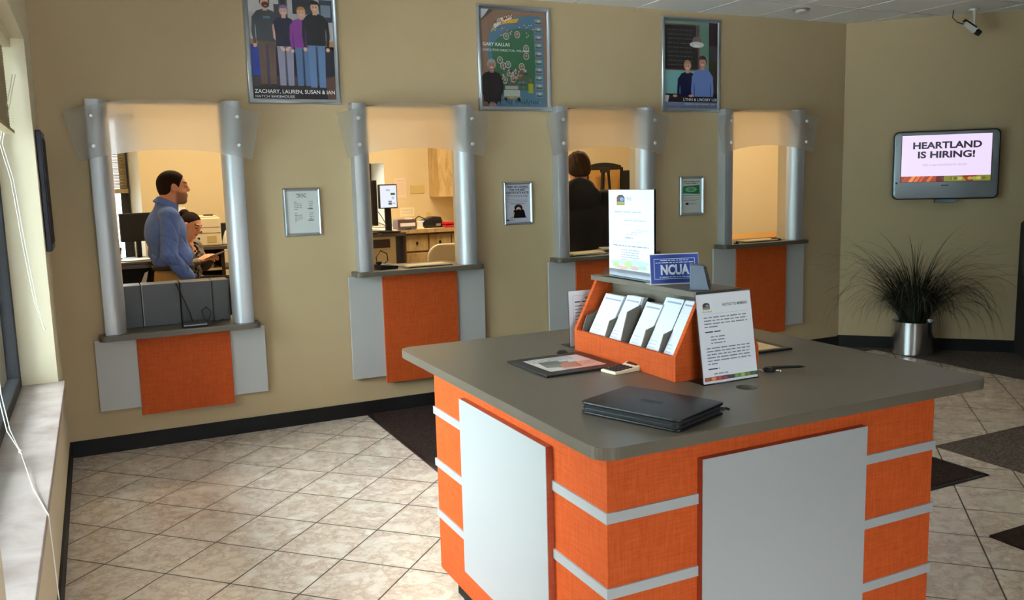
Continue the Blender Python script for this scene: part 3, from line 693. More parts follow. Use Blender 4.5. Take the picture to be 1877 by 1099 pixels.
P.poly([(.05, .03), (.17, .03), (.155, .085), (.13, .10), (.09, .10), (.068, .085)], (34, 22, 28)); P.ell(.108, .105, .034, .026, (30, 24, 28)); P.ell(.108, .092, .020, .018, (200, 150, 130)); P.ell(.108, .070, .026, .024, (22, 20, 22))
P.poly([(.05, .03), (.066, .03), (.075, .075), (.062, .075)], (206, 170, 150)); P.poly([(.04, .03), (.18, .03), (.18, .033), (.04, .033)], (20, 18, 18)); P.rect(.006, .012, .028, .021, (30, 30, 34)); P.words(.032, .08, .014, .005, INK, 3)
snap_frame('framed_notice', 'silver framed certificate rate notice between the second and third teller windows', 'notice', 3.100, 1.447, .240, .317, .020, 'small silver framed notices', P)
P = Print(.207, .277, (206, 206, 200))
P.words(.02, .186, .252, .008, C_, 1); P.words(.03, .17, .238, .008, C_, 2)
P.poly([(.016, .16), (.19, .15), (.186, .226), (.10, .222), (.022, .218)], (44, 120, 78)); P.ell(.10, .19, .06, .022, (130, 178, 140)); P.ell(.10, .19, .03, .014, (90, 150, 110))
P.words(.014, .19, .138, .006, INK, 3); P.rect(.0, .120, .207, .122, (120, 120, 124)); P.words(.016, .18, .104, .0045, INK, 4); P.words(.03, .15, .096, .0045, INK, 5)
P.rect(.045, .066, .075, .082, (32, 32, 36)); P.text('Heartland', .082, .068, .017, (50, 50, 54), width=.07)
snap_frame('framed_notice', 'silver framed notice with a green picture, left of the rightmost teller window', 'notice', 4.703, 1.453, .245, .317, .020, 'small silver framed notices', P)
# dark framed picture on the window wall near the corner, facing the room
t = thing('wall_picture', 'dark navy framed picture hung on the window wall, seen edge on', 'picture', (.001, -.31, 1.625), 0)
MB().box(0, .030, -.19, .19, -.325, .325).build('frame', 'navy_frame', t, bevel=.006)
MB().box(.0301, .033, -.15, .15, -.285, .285).build('picture', 'black_matte', t)

# ================================================================== TELEVISION, CAMERA, CEILING FITTINGS
def on_diag(x, z, off): p = D0+DD*x+DN*off; return (p.x, p.y, z)
tvx = (Vector((6.91, -.67, 0))-D0).dot(DD)
t = thing('television', 'silver wall television reading HEARTLAND IS HIRING, on the right wall', 'television', on_diag(tvx, 1.653, .0), R(-45))
def rbox(w, h, d0, d1, r, taper=0):
    P_ = rrect(-w/2, w/2, -h/2, h/2, r); return MB().prism([(x, -d0, z) for x, z in P_], (0, -(d1-d0), 0))
rbox(.60, .42, .02, .07, .03).build('rear_housing', 'black_plastic', t, bevel=.006)
rbox(.835, .590, .07, .115, .045).build('bezel', 'black_plastic', t, bevel=.006)
rbox(.815, .570, .110, .124, .040).build('bezel_face', 'tv_bezel', t, bevel=.010, smooth=True)
MB().box(-.2, .2, -.02, 0, -.2, .2).build('wall_bracket', 'black_matte', t)
MB().box(-.07, .10, -.11, -.03, -.325, -.296).build('media_box', 'grey_plastic', t, bevel=.003)
P = Print(.70, .40, (240, 222, 252)); bl = (32, 26, 40)
P.text('HEARTLAND', .085, .285, .078, bl, bold=.035, width=.535); P.text('IS HIRING!', .125, .205, .078, bl, bold=.035, width=.445)
P.text('Ask a representative for details', .17, .135, .030, (188, 168, 200), width=.345)
P.rect(0, 0, .70, .048, (150, 48, 20))
for i in range(26):
    a = rg.uniform(0, .33); P.poly([(a, 0), (a+.03, 0), (a+.06, .048), (a+.035, .048)], rg.choice([(226, 110, 40), (240, 140, 60), (120, 30, 16), (170, 60, 24)]))
P.rect(.28, 0, .36, .048, (92, 22, 18)); P.rect(.34, 0, .70, .048, (130, 128, 40)); P.poly([(.48, .048), (.60, .048), (.56, 0), (.52, 0)], (150, 40, 30))
for i in range(12): a = rg.uniform(.35, .66); P.ell(a, .024, .02, .014, rg.choice([(160, 160, 60), (96, 104, 30), (186, 176, 90)]), 10)
MB().box(-.355, .355, -.126, -.120, -.145, .262).build('screen_surround', 'black_plastic', t)
o = P.build('screen', 'screen_print', t); o.location = (0, -.1262, .0585)
MB().box(-.392, -.376, -.126, -.120, -.158, -.142).build('sensor', 'black_plastic', t); MB().box(-.03, .03, -.126, -.120, -.178, -.171).build('maker_badge', 'black_plastic', t)
# security camera
t = thing('security_camera', 'black and white security camera hung from the ceiling near the right wall', 'camera', (6.93, -.86, TOPZ))
MB().tube([(0, 0, 0), (0, 0, -.012)], .04, 20).tube([(0, 0, -.01), (0, 0, -.13)], .012, 12).build('mount', 'white_plastic', t, smooth=True)
dv = Vector((.45, -.35, -.42)).normalized(); c0 = Vector((-.03, .01, -.145))
MB().obox(c0, dv, dv.cross(Vector((0, 0, 1))), dv.cross(dv.cross(Vector((0, 0, 1)))), .055, .026, .024).build('housing', 'white_plastic', t, bevel=.004)
MB().obox(c0+Vector((0, 0, .025)), dv, dv.cross(Vector((0, 0, 1))), dv.cross(dv.cross(Vector((0, 0, 1)))), .060, .030, .006).build('cover', 'black_plastic', t, bevel=.002)
MB().tube([c0+dv*.05, c0+dv*.10], [.026, .024], 18).build('lens', 'black_plastic', t, smooth=True)
MB().tube([(-.12, .10, 0), (-.13, .10, -.06), (-.11, .07, -.10), (-.06, .03, -.125), c0-dv*.05], .004, 8).build('cable', 'dark_window_metal', t)
t = thing('ceiling_detector', 'round white detector with a grey ring on the ceiling, left of the corner', 'detector', (5.505, -.375, TOPZ))
MB().lathe([(.070, 0), (.070, -.004), (.058, -.008)]).build('ring', 'tv_bezel', t, smooth=True); MB().lathe([(.045, -.006), (.043, -.022), (.03, -.03)]).build('sensor_dome', 'white_plastic', t, smooth=True)
for (x, y) in lobby_lights:
    t = thing('ceiling_light', 'recessed ceiling light over the lobby, %s' % ('nearer the teller wall' if y > -5 else 'nearer the street windows'), 'light', (x, y, TOPZ-.003))
    MB().ring(1.2, .6, [(0, 0), (0, .01), (.03, .01), (.03, 0)]).build('frame', 'ceiling_grid', t, rot=(R(90), 0, 0)); 

# ================================================================== POTTED GRASS, DARK CABINET, BLIND CORDS
t = thing('potted_grass', 'wispy dark green ornamental grass in a round steel pot by the right wall', 'plant', (6.70, -.575, 0))
MB().lathe([(.160, .006), (.174, .012), (.174, .296), (.171, .298), (.165, .298), (.163, .27), (.05, .27)]).build('pot', 'steel', t, smooth=True)
MB().lathe([(.15, 0), (.15, .007)]).build('pot_foot', 'black_plastic', t)
MB().lathe([(.162, .25), (.12, .275), (.02, .282)]).build('soil', 'soil', t)
bm = bmesh.new(); rg = random.Random(11)
for i in range(820):
    a = rg.uniform(0, 2*math.pi); r0 = rg.uniform(0, .10); ln = rg.uniform(.50, 1.10); el = R(rg.choice([rg.uniform(60, 88), rg.uniform(40, 70), rg.uniform(50, 80)]))
    droop = rg.choice([rg.uniform(.3, 1.0), rg.uniform(1.0, 2.0), rg.uniform(1.2, 2.4)]); p = Vector((r0*math.cos(a), r0*math.sin(a), .27)); hd = a+rg.uniform(-.5, .5)
    # leave the wall side short
    tow = math.cos(hd)*.707+math.sin(hd)*.707
    if tow > .2: ln *= .45; el = max(el, R(62))
    n_ = 17; w0 = rg.uniform(.0030, .0052); pv = None; tw = rg.uniform(-1, 1)
    for k_ in range(n_+1):
        s = k_/n_; sd = Vector((-math.sin(hd+tw*s), math.cos(hd+tw*s), 0))*w0*(1-s**2)+Vector((0, 0, .0004)); a_ = bm.verts.new(p-sd); b2 = bm.verts.new(p+sd)
        if pv: bm.faces.new((pv[0], pv[1], b2, a_))
        pv = (a_, b2); e2 = max(-1.3, el-droop*s*s*1.7); p = p+Vector((math.cos(hd)*math.cos(e2), math.sin(hd)*math.cos(e2), math.sin(e2)))*ln/n_
        dw = (p.x+6.70)+(p.y-.575)-6.37
        if dw > 0: p.x -= dw/2; p.y -= dw/2
        if p.z < .03: p.z = .03
s_ = MB(); s_.bm.free(); s_.bm = bm; s_.build('foliage', 'leaf', t)
# dark cabinet at the right edge
cx = 1.44+.32; t = thing('dark_cabinet', 'tall near-black cabinet cut by the right edge of the view', 'cabinet', on_diag(cx, 0, .28), R(-45))
MB().prism([(x, -.24, z) for x, z in [(-.32, .03), (.32, .03), (.32, 1.17), (-.29, 1.17), (-.32, 1.14)]], (0, .48, 0)).build('body', 'black_matte', t, bevel=.006)
MB().box(-.29, .29, -.255, -.24, .10, 1.10).build('door', 'black_plastic', t, bevel=.003); MB().box(.22, .24, -.275, -.255, .55, .70).build('handle', 'steel', t)
for x in (-.27, .27): MB().lathe([(.02, 0), (.02, .03)], (x, -.2, 0), 12).build('foot', 'steel', t)
for x in (-.27, .27): MB().lathe([(.02, 0), (.02, .03)], (x, .2, 0), 12).build('foot', 'steel', t)
t = thing('window_blind', 'half raised blind at the top of the left window, its white cords hanging down', 'blind', (-.09, -2.15, 2.40))
MB().box(-.03, .03, -1.50, 1.50, -.05, -.001).build('headrail', 'cream_plastic', t); m_ = MB()
for k_ in range(30): m_.obox((-.01, 0, -.06-k_*.0135), (0, 1, 0), (.35, 0, 1), (1, 0, -.35), 1.48, .0085, .0012)
m_.build('slats', 'blind_weave', t); MB().box(-.03, .01, -1.48, 1.48, -.48, -.465).build('bottom_rail', 'blind_weave', t)
def W2(p): return (p[0]+.09, p[1]+2.15, p[2]-2.40)
c = [(-.055, -.80, 2.2), (-.15, -.70, 1.87), (-.118, -.68, 1.686), (-.098, -.68, 1.378), (-.071, -.67, 1.045), (-.042, -.66, .925)]
o = MB().tube([W2(p) for p in c], .0016, 8).tube([W2((p[0]+.012, p[1], p[2])) for p in c[:5]]+[W2(c[5])], .0016, 8).build('cord', 'cord', t)
MB().tube([W2((-.044, -.66, .93)), W2((-.036, -.66, .90))], [.003, .006], 10).build('tassel', 'cord', o, smooth=True)
c = [(-.06, -1.9, 2.2), (-.205, -1.40, 1.0), (-.17, -1.75, .80), (-.13, -1.98, .70), (-.086, -2.045, .625), (-.02, -2.50, .612), (.036, -2.78, .606), (.040, -2.79, .40), (.042, -2.77, .22)]
o = MB().tube([W2(p) for p in c], .0018, 8).tube([W2((p[0]+.010, p[1]+.01, p[2])) for p in c[:4]]+[W2(c[4])], .0018, 8).build('cord', 'cord', t)
MB().lathe([(.001, -.008), (.007, -.004), (.008, 0), (.007, .004), (.001, .008)], W2((-.086, -2.045, .628)), 16).build('cord_knob', 'cord', o, smooth=True)

# ================================================================== ISLAND DESK
IX0, IX1, IY0, IY1 = 1.375, 2.605, -3.965, -2.72; IT = .97
t = thing('writing_desk', 'square orange and silver island desk with a taupe top, in the middle of the floor', 'desk', (1.99, -3.34, 0))
L_ = lambda x, y: (x-1.99, y+3.34)
def lbox(x0, x1, y0, y1, z0, z1, mb=None): mb = mb or MB(); return mb.box(x0-1.99, x1-1.99, y0+3.34, y1+3.34, z0, z1)
lbox(IX0, IX1, IY0, IY1, .10, IT-.033).build('body', 'orange_laminate', t, bevel=.0015)
lbox(IX0+.05, IX1-.05, IY0+.05, IY1-.05, 0, .10).build('toe_kick', 'baseboard', t)
poly = [L_(x, y) for x, y in rrect(1.290, 2.725, -4.072, -2.555, .055)]
slab_with_hole(poly, IT-.032, IT, L_(2.008, -3.768), .033).build('countertop', 'taupe_laminate', t, bevel=.0012)
MB().tube([(*L_(2.008, -3.768), IT-.0325), (*L_(2.008, -3.768), IT-.031)], .034, 32).build('grommet_well', 'black_matte', t)
# accent panels: one to each side, silver face on an orange-edged board
pan = [('x', IX0-.024, IX0, -3.675, -3.028), ('x', IX1, IX1+.024, -3.675, -3.028), ('y', IY0-.024, IY0, 1.665, 2.283), ('y', IY1, IY1+.024, 1.665, 2.283)]
for ax, a, b_, c0_, c1_ in pan:
    out = -1 if a < (1.99 if ax == 'x' else -3.34) else 1
    if ax == 'x':
        p = lbox(a+(.002 if out < 0 else 0), b_-(.002 if out > 0 else 0), c0_, c1_, .215, .860).build('accent_panel', 'panel_edge', t)
        lbox(*((a, a+.002) if out < 0 else (b_-.002, b_)), c0_, c1_, .215, .860).build('silver_face', 'silver_laminate', p)
    else:
        p = lbox(c0_, c1_, a+(.002 if out < 0 else 0), b_-(.002 if out > 0 else 0), .215, .860).build('accent_panel', 'panel_edge', t)
        lbox(c0_, c1_, *((a, a+.002) if out < 0 else (b_-.002, b_)), .215, .860).build('silver_face', 'silver_laminate', p)
tb = .006
for z in (.730, .522, .315):
    for xa, xb in ((IX0-tb, IX0), (IX1, IX1+tb)):
        for ya, yb in ((IY0-tb, -3.675), (-3.028, IY1+tb)): lbox(xa, xb, ya, yb, z, z+.029).build('trim_strip', 'silver_laminate', t)
    for ya, yb in ((IY0-tb, IY0), (IY1, IY1+tb)):
        for xa, xb in ((IX0, 1.665), (2.283, IX1)): lbox(xa, xb, ya, yb, z, z+.029).build('trim_strip', 'silver_laminate', t)

# ---- form holder
t = thing('form_holder', 'orange and grey slope-sided slip holder standing on the island desk', 'holder', (2.03, -3.2875, IT))
xa, xb = -.17, .17; ya, yb = -.3175, .3175; TH = .016
side = [(xa, 0), (xb, 0), (xb, .082), (xb-.095, .265), (xa+.095, .265), (xa, .082)]
for y in (ya, yb-TH): MB().prism([(x, y, z) for x, z in side], (0, TH, 0)).build('side_panel', 'orange_laminate', t, bevel=.001)
for s in (-1, 1): MB().box(*sorted((s*.17, s*.156)), ya+TH, yb-TH, 0, .080).build('front_panel', 'orange_laminate', t, bevel=.001)
MB().box(-.008, .008, ya+TH, yb-TH, .0, .265).build('centre_board', 'taupe_laminate', t)
for s in (-1, 1): MB().prism([(s*.156, ya+TH, .060), (s*.008, ya+TH, .012), (s*.008, ya+TH, .02), (s*.156, ya+TH, .068)], (0, yb-ya-2*TH, 0)).build('tray', 'taupe_laminate', t)
MB().box(-.092, .092, ya-.003, yb+.003, .265, .283).build('shelf', 'taupe_laminate', t, bevel=.001)
sv = Vector((.105, 0, .19)).normalized()
for yy, big in ((-3.005, 0), (-3.165, 0), (-3.268, 1), (-3.395, 0), (-3.495, 0)):
    y = yy+3.2875
    for s in (-1, 1):
        k_ = .095 if big else .050
        pts = [(s*.156, 0, .060), (s*.154, 0, .082), (s*(.145-.20*k_), 0, .085+k_), (s*.07, 0, .105+k_), (s*.06, 0, .045)]
        MB().prism([(x, y-.003, z) for x, _, z in pts], (0, .006, 0)).build('divider', 'taupe_laminate', t)
# slips of paper leaning in the pockets on the near side
def slips(y0, y1, z1, n, dy, label, seed):
    x = 1.886; zb = 1.040
    tt = thing('paper_slips', label, 'slips', (x, (y0+y1)/2, zb), group='white slips in the form holder'); rg = random.Random(seed); w_ = abs(y1-y0); L0 = (z1-zb)/sv.z
    for k_ in range(n):
        o_ = Vector((sv.z, 0, -sv.x))*(.0045*k_+.001); y = rg.uniform(-.002, .002)+(.008*k_ if k_ > n-4 else 0); L1 = L0-rg.uniform(0, .006)+.003*k_*.4
        pp = Print(w_, L1, (222, 226, 236))
        if k_ == 0:
            G = (196, 206, 224); pp.rect(.006, L1-.018, w_-.006, L1-.012, (150, 160, 186)); pp.rect(.006, .05, w_-.006, .051, G); pp.rect(w_*.55, .055, w_*.555, L1-.025, G)
            for q_ in range(9): pp.rect(.008, .058+q_*(L1-.09)/9, w_-.01, .0586+q_*(L1-.09)/9, G)
            for q_ in range(3): pp.words(.008, w_*.5, .012+q_*.012, .005, (170, 180, 205), q_+seed)
        m_ = pp.build('sheet', 'print_paper', tt)
        m_.matrix_local = Matrix.Translation(Vector((0, y+dy, 0))+o_) @ Matrix(((0, sv.z, sv.x, 0), (-1, 0, 0, 0), (0, -sv.x, sv.z, 0), (0, 0, 0, 1))) @ Matrix.Translation((0, 0, L1/2))
    # thickness of the pad behind the top sheet
    MB().prism([(.004, -w_/2, 0), (.004+.0045*n, -w_/2, 0), tuple(Vector((.004+.0045*n, -w_/2, 0))+sv*(L0-.004)), tuple(Vector((.004, -w_/2, 0))+sv*(L0-.004))], (0, w_, 0)).build('pad', 'white_paper', tt)
slips(-3.030, -3.150, 1.188, 4, 0, 'leftmost stack of white slips in the orange holder', 1)
slips(-3.172, -3.262, 1.196, 5, 0, 'second stack of white slips from the left, fanned at its right edge', 2)
slips(-3.300, -3.390, 1.186, 4, 0, 'middle stack of white slips, just right of the wide grey divider', 3)
slips(-3.400, -3.490, 1.212, 5, 0, 'tallest stack of white slips, second from the right in the holder', 4)
slips(-3.500, -3.570, 1.215, 3, 0, 'rightmost stack of white slips, next to the orange side panel', 5)

# ---- signs on the desk
BAR = [(150, 70, 60), (180, 120, 60), (160, 60, 60), (110, 60, 70), (70, 60, 60), (96, 130, 70), (130, 150, 80), (90, 110, 60), (60, 90, 60)]
def acrylic_sign(name, label, loc, rz, w, h, prn, tilt=R(5), foot=.075, base_rail=False):
    t = thing(name, label, 'sign', loc, rz)
    th = math.tan(tilt)
    o = MB().prism([(-w/2-.003, 0, .002), (-w/2-.003, -.0022, .002), (-w/2-.003, -.0022+h*th, h+.004), (-w/2-.003, h*th, h+.004)], (w+.006, 0, 0)).build('acrylic_sleeve', 'clear_acrylic', t)
    MB().prism([(-w/2-.003, .0005, .002), (-w/2-.003, .002, .002), (-w/2-.003, .002+h*th, h+.004), (-w/2-.003, .0005+h*th, h+.004)], (w+.006, 0, 0)).build('sleeve_back', 'clear_acrylic', t)
    MB().prism([(-w/2+.001, .0001, .003), (-w/2+.001, .0004, .003), (-w/2+.001, .0004+h*th, h+.001), (-w/2+.001, .0001+h*th, h+.001)], (w-.002, 0, 0)).build('sheet_back', 'white_paper', t)
    p = prn.build('sheet', 'print_paper', t); p.matrix_local = Matrix.Translation((0, -.0030-.0004, .003)) @ Matrix.Rotation(-tilt, 4, 'X') @ Matrix.Translation((0, 0, h/2))
    MB().box(-w/2-.003, w/2+.003, -.004 if not base_rail else -.03, foot, 0, .0022).build('foot', 'clear_acrylic', t)
    if base_rail: MB().prism([(-w/2-.01, -.035, 0), (-w/2-.01, -.030, .012), (-w/2-.01, -.012, .028), (-w/2-.01, .02, .030), (-w/2-.01, .03, 0)], (w+.02, 0, 0)).build('slotted_base', 'clear_acrylic', t)
    return t
def logo(P, u, v, s, txt=True):
    P.poly([(u, v), (u+s, v), (u+s, v+s*.55), (u+s*.75, v+s*.72), (u+s*.25, v+s*.72), (u, v+s*.55)], (60, 50, 50)); P.poly([(u+s*.05, v+s*.3), (u+s*.4, v+s*.3), (u+s*.4, v+s*.5), (u+s*.22, v+s*.66), (u+s*.05, v+s*.5)], (110, 50, 52))
    P.ell(u+s*.65, v+s*.42, s*.25, s*.14, (110, 140, 190)); P.rect(u+s*.05, v+s*.04, u+s*.95, v+s*.24, (150, 140, 80))
P = Print(.216, .279, (224, 225, 230)); tx = (120, 122, 134)
logo(P, .022, .232, .028); P.text('Heartland', .019, .222, .009, tx, width=.036)
P.text('NOTICE TO MEMBERS', .100, .238, .0125, (52, 54, 64), bold=.015, width=.100); P.rect(.022, .2165, .198, .2172, (170, 172, 180))
v = .204
for blk in ((4, 0, 1, .30), (1, 0, .0, .36), (3, .02, .30, .8), (6, 0, 1, .22), (1, 0, 0, .25), (4, .02, .3, .8)):
    n_, ind, full, last = blk
    for i in range(n_):
        fr = 1 if (full == 1 and i < n_-1) else last
        wd = .172 if full == 1 else (.07 if n_ > 1 else .17)
        P.words(.022+ind, .022+ind+wd, v, .0062 if n_ > 1 else .0068, tx if n_ > 1 else (50, 52, 62), int(v*3000), fr); v -= .0098
    v -= .006
for i, c_ in enumerate(BAR): P.rect(.004+i*.0231, .008, .004+(i+1)*.0231+.003, .020, c_); P.ell(.015+i*.0231, .014, .008, .005, tuple(min(255, int(x*1.3)) for x in c_), 8)
acrylic_sign('tabletop_sign', 'white NOTICE TO MEMBERS sheet in a clear stand at the holder\'s near end', (2.018, -3.682, IT), 0, .216, .279, P, tilt=R(9))
P = Print(.279, .216, (222, 224, 230)); P.rect(.018, .018, .261, .198, (150, 152, 162)); P.rect(.019, .019, .260, .197, (222, 224, 230)); P.ell(.08, .186, .008, .005, (110, 140, 90))
P.words(.026, .13, .170, .008, (60, 62, 74), 1)
for i in range(10): P.words(.026, .25, .155-i*.013, .0065, tx, i+2, .95 if i % 4 else .7)
acrylic_sign('tabletop_sign', 'white bordered notice in a clear stand, behind the left end of the holder', (2.006, -2.925, IT), 0, .279, .216, P, tilt=R(3))
# tall white sign on the shelf, facing the window
P = Print(.290, .318, (232, 236, 246)); lt = (176, 186, 204)
logo(P, .055, .262, .052); P.text('Hea', .115, .280, .022, (120, 130, 150)); 
P.words(.04, .22, .235, .010, lt, 1, .95); P.words(.10, .24, .205, .008, lt, 2); P.words(.06, .2, .19, .006, (214, 206, 214), 3)
for i in range(3): P.words(.14-.03*i+.04, .25-.03*i, .172-.008*i, .005, lt, i+4)
P.words(.11, .16, .142, .008, (150, 160, 182), 7); P.words(.03, .26, .128, .005, (206, 210, 224), 8); P.words(.03, .26, .112, .008, (140, 152, 178), 9)
for i in range(5): P.words(.085, .20, .098-.009*i, .0055, (150, 160, 184), 11+i)
for (u, v_, a_, b_, c_) in ((.06, .05, .05, .010, (190, 214, 226)), (.18, .055, .08, .012, (196, 216, 230)), (.05, .042, .022, .010, (170, 190, 120)), (.13, .046, .026, .013, (172, 196, 130)), (.09, .034, .04, .006, (206, 160, 150)), (.17, .036, .03, .007, (200, 160, 150)), (.22, .04, .03, .008, (180, 200, 190))): P.ell(u, v_, a_, b_, c_)
P.words(.06, .12, .012, .005, lt, 20)
acrylic_sign('tabletop_sign', 'tall bright white sign in a clear slotted base on top of the holder', (1.990, -3.168, IT+.2835), R(-90), .290, .318, P, tilt=R(0), foot=.05, base_rail=True)
# blue NCUA sign
P = Print(.170, .098, (18, 52, 138)); wt = (216, 224, 236)
for a in ((.012, .014, .158, .0155), (.012, .0825, .158, .084), (.012, .014, .0135, .084), (.1565, .014, .158, .084)): P.rect(*a, wt)
P.text('NCUA', .034, .030, .046, wt, bold=.045, width=.102); P.words(.035, .135, .0765, .0045, wt, 1); P.words(.018, .152, .0690, .0045, wt, 2); P.words(.03, .142, .0195, .0045, wt, 3)
t = thing('tabletop_sign', 'blue and white NCUA sign leaning back on the holder shelf', 'sign', (2.022, -3.386, IT+.2835), R(-18))
MB().prism([(-.087, 0, .001), (-.087, .003, .001), (-.087, .017, .102), (-.087, .014, .102)], (.174, 0, 0)).build('sleeve', 'white_plastic', t)
p = P.build('sheet', 'print_paper', t); p.matrix_local = Matrix.Translation((0, -.0016, .002)) @ Matrix.Rotation(R(-8), 4, 'X') @ Matrix.Translation((0, 0, .0495))
MB().box(-.092, .088, -.022, .045, 0, .0016).build('foot', 'white_plastic', t)
# grey desk calendar block
t = thing('perpetual_calendar', 'small slate-grey wedge calendar block at the right of the blue sign', 'calendar', (1.990, -3.558, IT+.2835), R(-37))
MB().prism([(-.030, -.028, 0), (.030, -.028, 0), (.012, -.028, .078), (-.030, -.028, .082)], (0, .075, 0)).build('body', 'grey_plastic', t, bevel=.002)
MB().prism([(.0305, -.024, .004), (.0345, -.024, .005), (.0165, -.024, .076), (.0125, -.024, .075)], (0, .067, 0)).build('face', 'black_plastic', t, bevel=.001)
for i in range(3): MB().obox((.030-.0055*i, .010, .018+.022*i), (1, 0, .25), (0, 1, 0), (-.25, 0, 1), .006, .026-.004*(i == 2), .0085).build('number_block', 'black_plastic', t, bevel=.001)

# ---- flat things on the desk
def oriented(name, label, cat, c, ang, group=None): return thing(name, label, cat, (c[0], c[1], IT+.0003), ang, group)
def desk_pad(c, ang, label, w, d, prn):
    t = oriented('counter_mat', label, 'mat', c, ang, None)
    MB().box(-w/2, w/2, -d/2, d/2, 0, .008).build('board', 'black_plastic', t, bevel=.002)
    p = prn.build('sheet', 'print_gloss', t); p.matrix_local = Matrix.Translation((0, 0, .0083)) @ Matrix.Rotation(R(-90), 4, 'X')
    return t
P = Print(.225, .20, (206, 198, 196)); P.rect(.06, .0, .225, .10, (214, 168, 156)) ; P.poly([(.02, .06), (.11, .03), (.14, .12), (.03, .13)], (120, 122, 118)); P.poly([(.07, .03), (.14, .02), (.16, .10), (.09, .10)], (178, 110, 90)); P.poly([(.03, .10), (.10, .09), (.11, .14), (.03, .15)], (96, 110, 98))
for i in range(4): P.words(.012, .20, .185-.014*i, .007, (120, 120, 124), i, .9)
for i in range(3): P.words(.13, .215, .08-.016*i, .006, (176, 96, 84), i+5)
desk_pad((1.69, -3.188), R(1.5), 'black counter mat with a red and grey printed sheet, left of the holder', .305, .285, P)
P = Print(.235, .24, (232, 208, 164))
for i in range(6): P.words(.02, .21, .20-.03*i, .006, (170, 150, 120), i)
desk_pad((2.385, -3.27), R(-2), 'black counter mat with a plain cream sheet, beyond the notice stand', .305, .285, P)
# calculator
t = oriented('calculator', 'small cream calculator with dark keys lying beside the holder', 'calculator', (1.812, -3.378), R(8))
MB().prism([(-.065, -.035, 0), (.065, -.035, 0), (.065, -.035, .024), (.030, -.035, .014), (-.065, -.035, .010)], (0, .075, 0)).build('case', 'cream_plastic', t, bevel=.003)
MB().obox((.048, .0025, .0198), (.035, 0, .01), (0, 1, 0), (-.01, 0, .035), .010, .026, .0012).build('display', 'black_plastic', t)
for i in range(5):
    for j in range(4): MB().box(-.058+i*.016, -.046+i*.016, -.028+j*.0165, -.016+j*.0165, .0105+i*.0006, .0145+i*.0006).build('key', 'black_plastic', t, bevel=.001)
# leather portfolio
t = thing('leather_portfolio', 'closed black leather zip portfolio lying near the front corner of the desk', 'portfolio', (1.588, -3.862, IT+.0003), R(0))
def rnd(poly, r, n=5):
    out = []
    for i in range(len(poly)):
        p0, p1, p2 = Vector(poly[i-1]), Vector(poly[i]), Vector(poly[(i+1) % len(poly)]); a = p1+(p0-p1).normalized()*r; b = p1+(p2-p1).normalized()*r
        for k_ in range(n+1): s = k_/n; out.append(tuple(a*(1-s)**2+p1*2*s*(1-s)+b*s*s))
    return out
q4 = rnd([(-.162, -.118), (.162, -.118), (.162, .118), (-.162, .118)], .022)
ang = R(-69); rot2 = lambda p: (p[0]*math.cos(ang)-p[1]*math.sin(ang), p[0]*math.sin(ang)+p[1]*math.cos(ang))
def plate(sc, z0, z1): return MB().prism([(*[c*sc for c in rot2(p)], z0) for p in q4], (0, 0, z1-z0))
plate(1.0, 0, .007).build('lower_cover', 'black_leather', t, bevel=.0025, smooth=True)
plate(.965, .007, .026).build('pages', 'black_matte', t)
plate(1.0, .026, .034).build('upper_cover', 'black_leather', t, bevel=.003, smooth=True)
plate(.978, .014, .018).build('zip', 'black_plastic', t)
e = rot2((.158, .095)); MB().tube([(e[0]+.006, e[1]-.002, .017), (e[0]+.022, e[1]+.004, .016)], [.006, .004], 10).build('zip_pull', 'steel', t, smooth=True)
MB().tube([(e[0]+.022, e[1]+.004, .016), (e[0]+.036, e[1]+.008, .010)], [.003, .004], 10).build('pull_tab', 'black_leather', t)
P = Print(.07, .022, (13, 13, 15)); P.rect(.002, .004, .018, .018, (2, 2, 3)); P.text('HEARTLAND', .022, .008, .009, (2, 2, 3), width=.044)
p = P.build('embossed_mark', 'print_paper', t); p.matrix_local = Matrix.Translation((.0, .0, .0345)) @ Matrix.Rotation(ang, 4, 'Z') @ Matrix.Rotation(R(-90), 4, 'X')
# pens on chains
def pen(c, ang, label, ln=.11):
    t = oriented('counter_pen', label, 'pen', c, ang, None)
    MB().lathe([(.020, 0), (.021, .006), (.014, .014), (.004, .015)]).build('pen_base', 'black_plastic', t, smooth=True)
    MB().tube([(.01, 0, .012), (.06, .0, .010), (ln, 0, .008), (ln+.022, 0, .006)], [.0052, .0052, .0048, .001], 10).build('barrel', 'black_plastic', t, smooth=True)
    b2 = MB(); rg = random.Random(3)
    for k_ in range(44):
        s = k_/43; a = s*5.2; x = -.035+.075*s+.012*math.cos(a*1.7); y = .024*math.sin(a)*(1-.3*s); bmesh.ops.create_icosphere(b2.bm, subdivisions=1, radius=.0019, matrix=Matrix.Translation((x, y, .002)))
    b2.build('bead_chain', 'steel', t)
pen((2.215, -3.640), R(-14), 'black counter pen with a bead chain, right of the notice stand')
t = oriented('key_fob', 'small black fob with a pale tag near the left end of the holder', 'fob', (1.778, -3.018), R(20))
MB().lathe([(.020, 0), (.022, .006), (.014, .014), (.004, .016)]).build('fob', 'black_plastic', t, smooth=True); MB().box(-.05, -.018, -.008, .008, 0, .002).build('pale_tag', 'white_plastic', t)

# ================================================================== THE OFFICE BEHIND THE WALL
def boxes(name, m, parent, *bs, bevel=0, **kw):
    mb = MB()
    for b_ in bs: mb.box(*b_)
    return mb.build(name, m, parent, bevel=bevel, **kw)
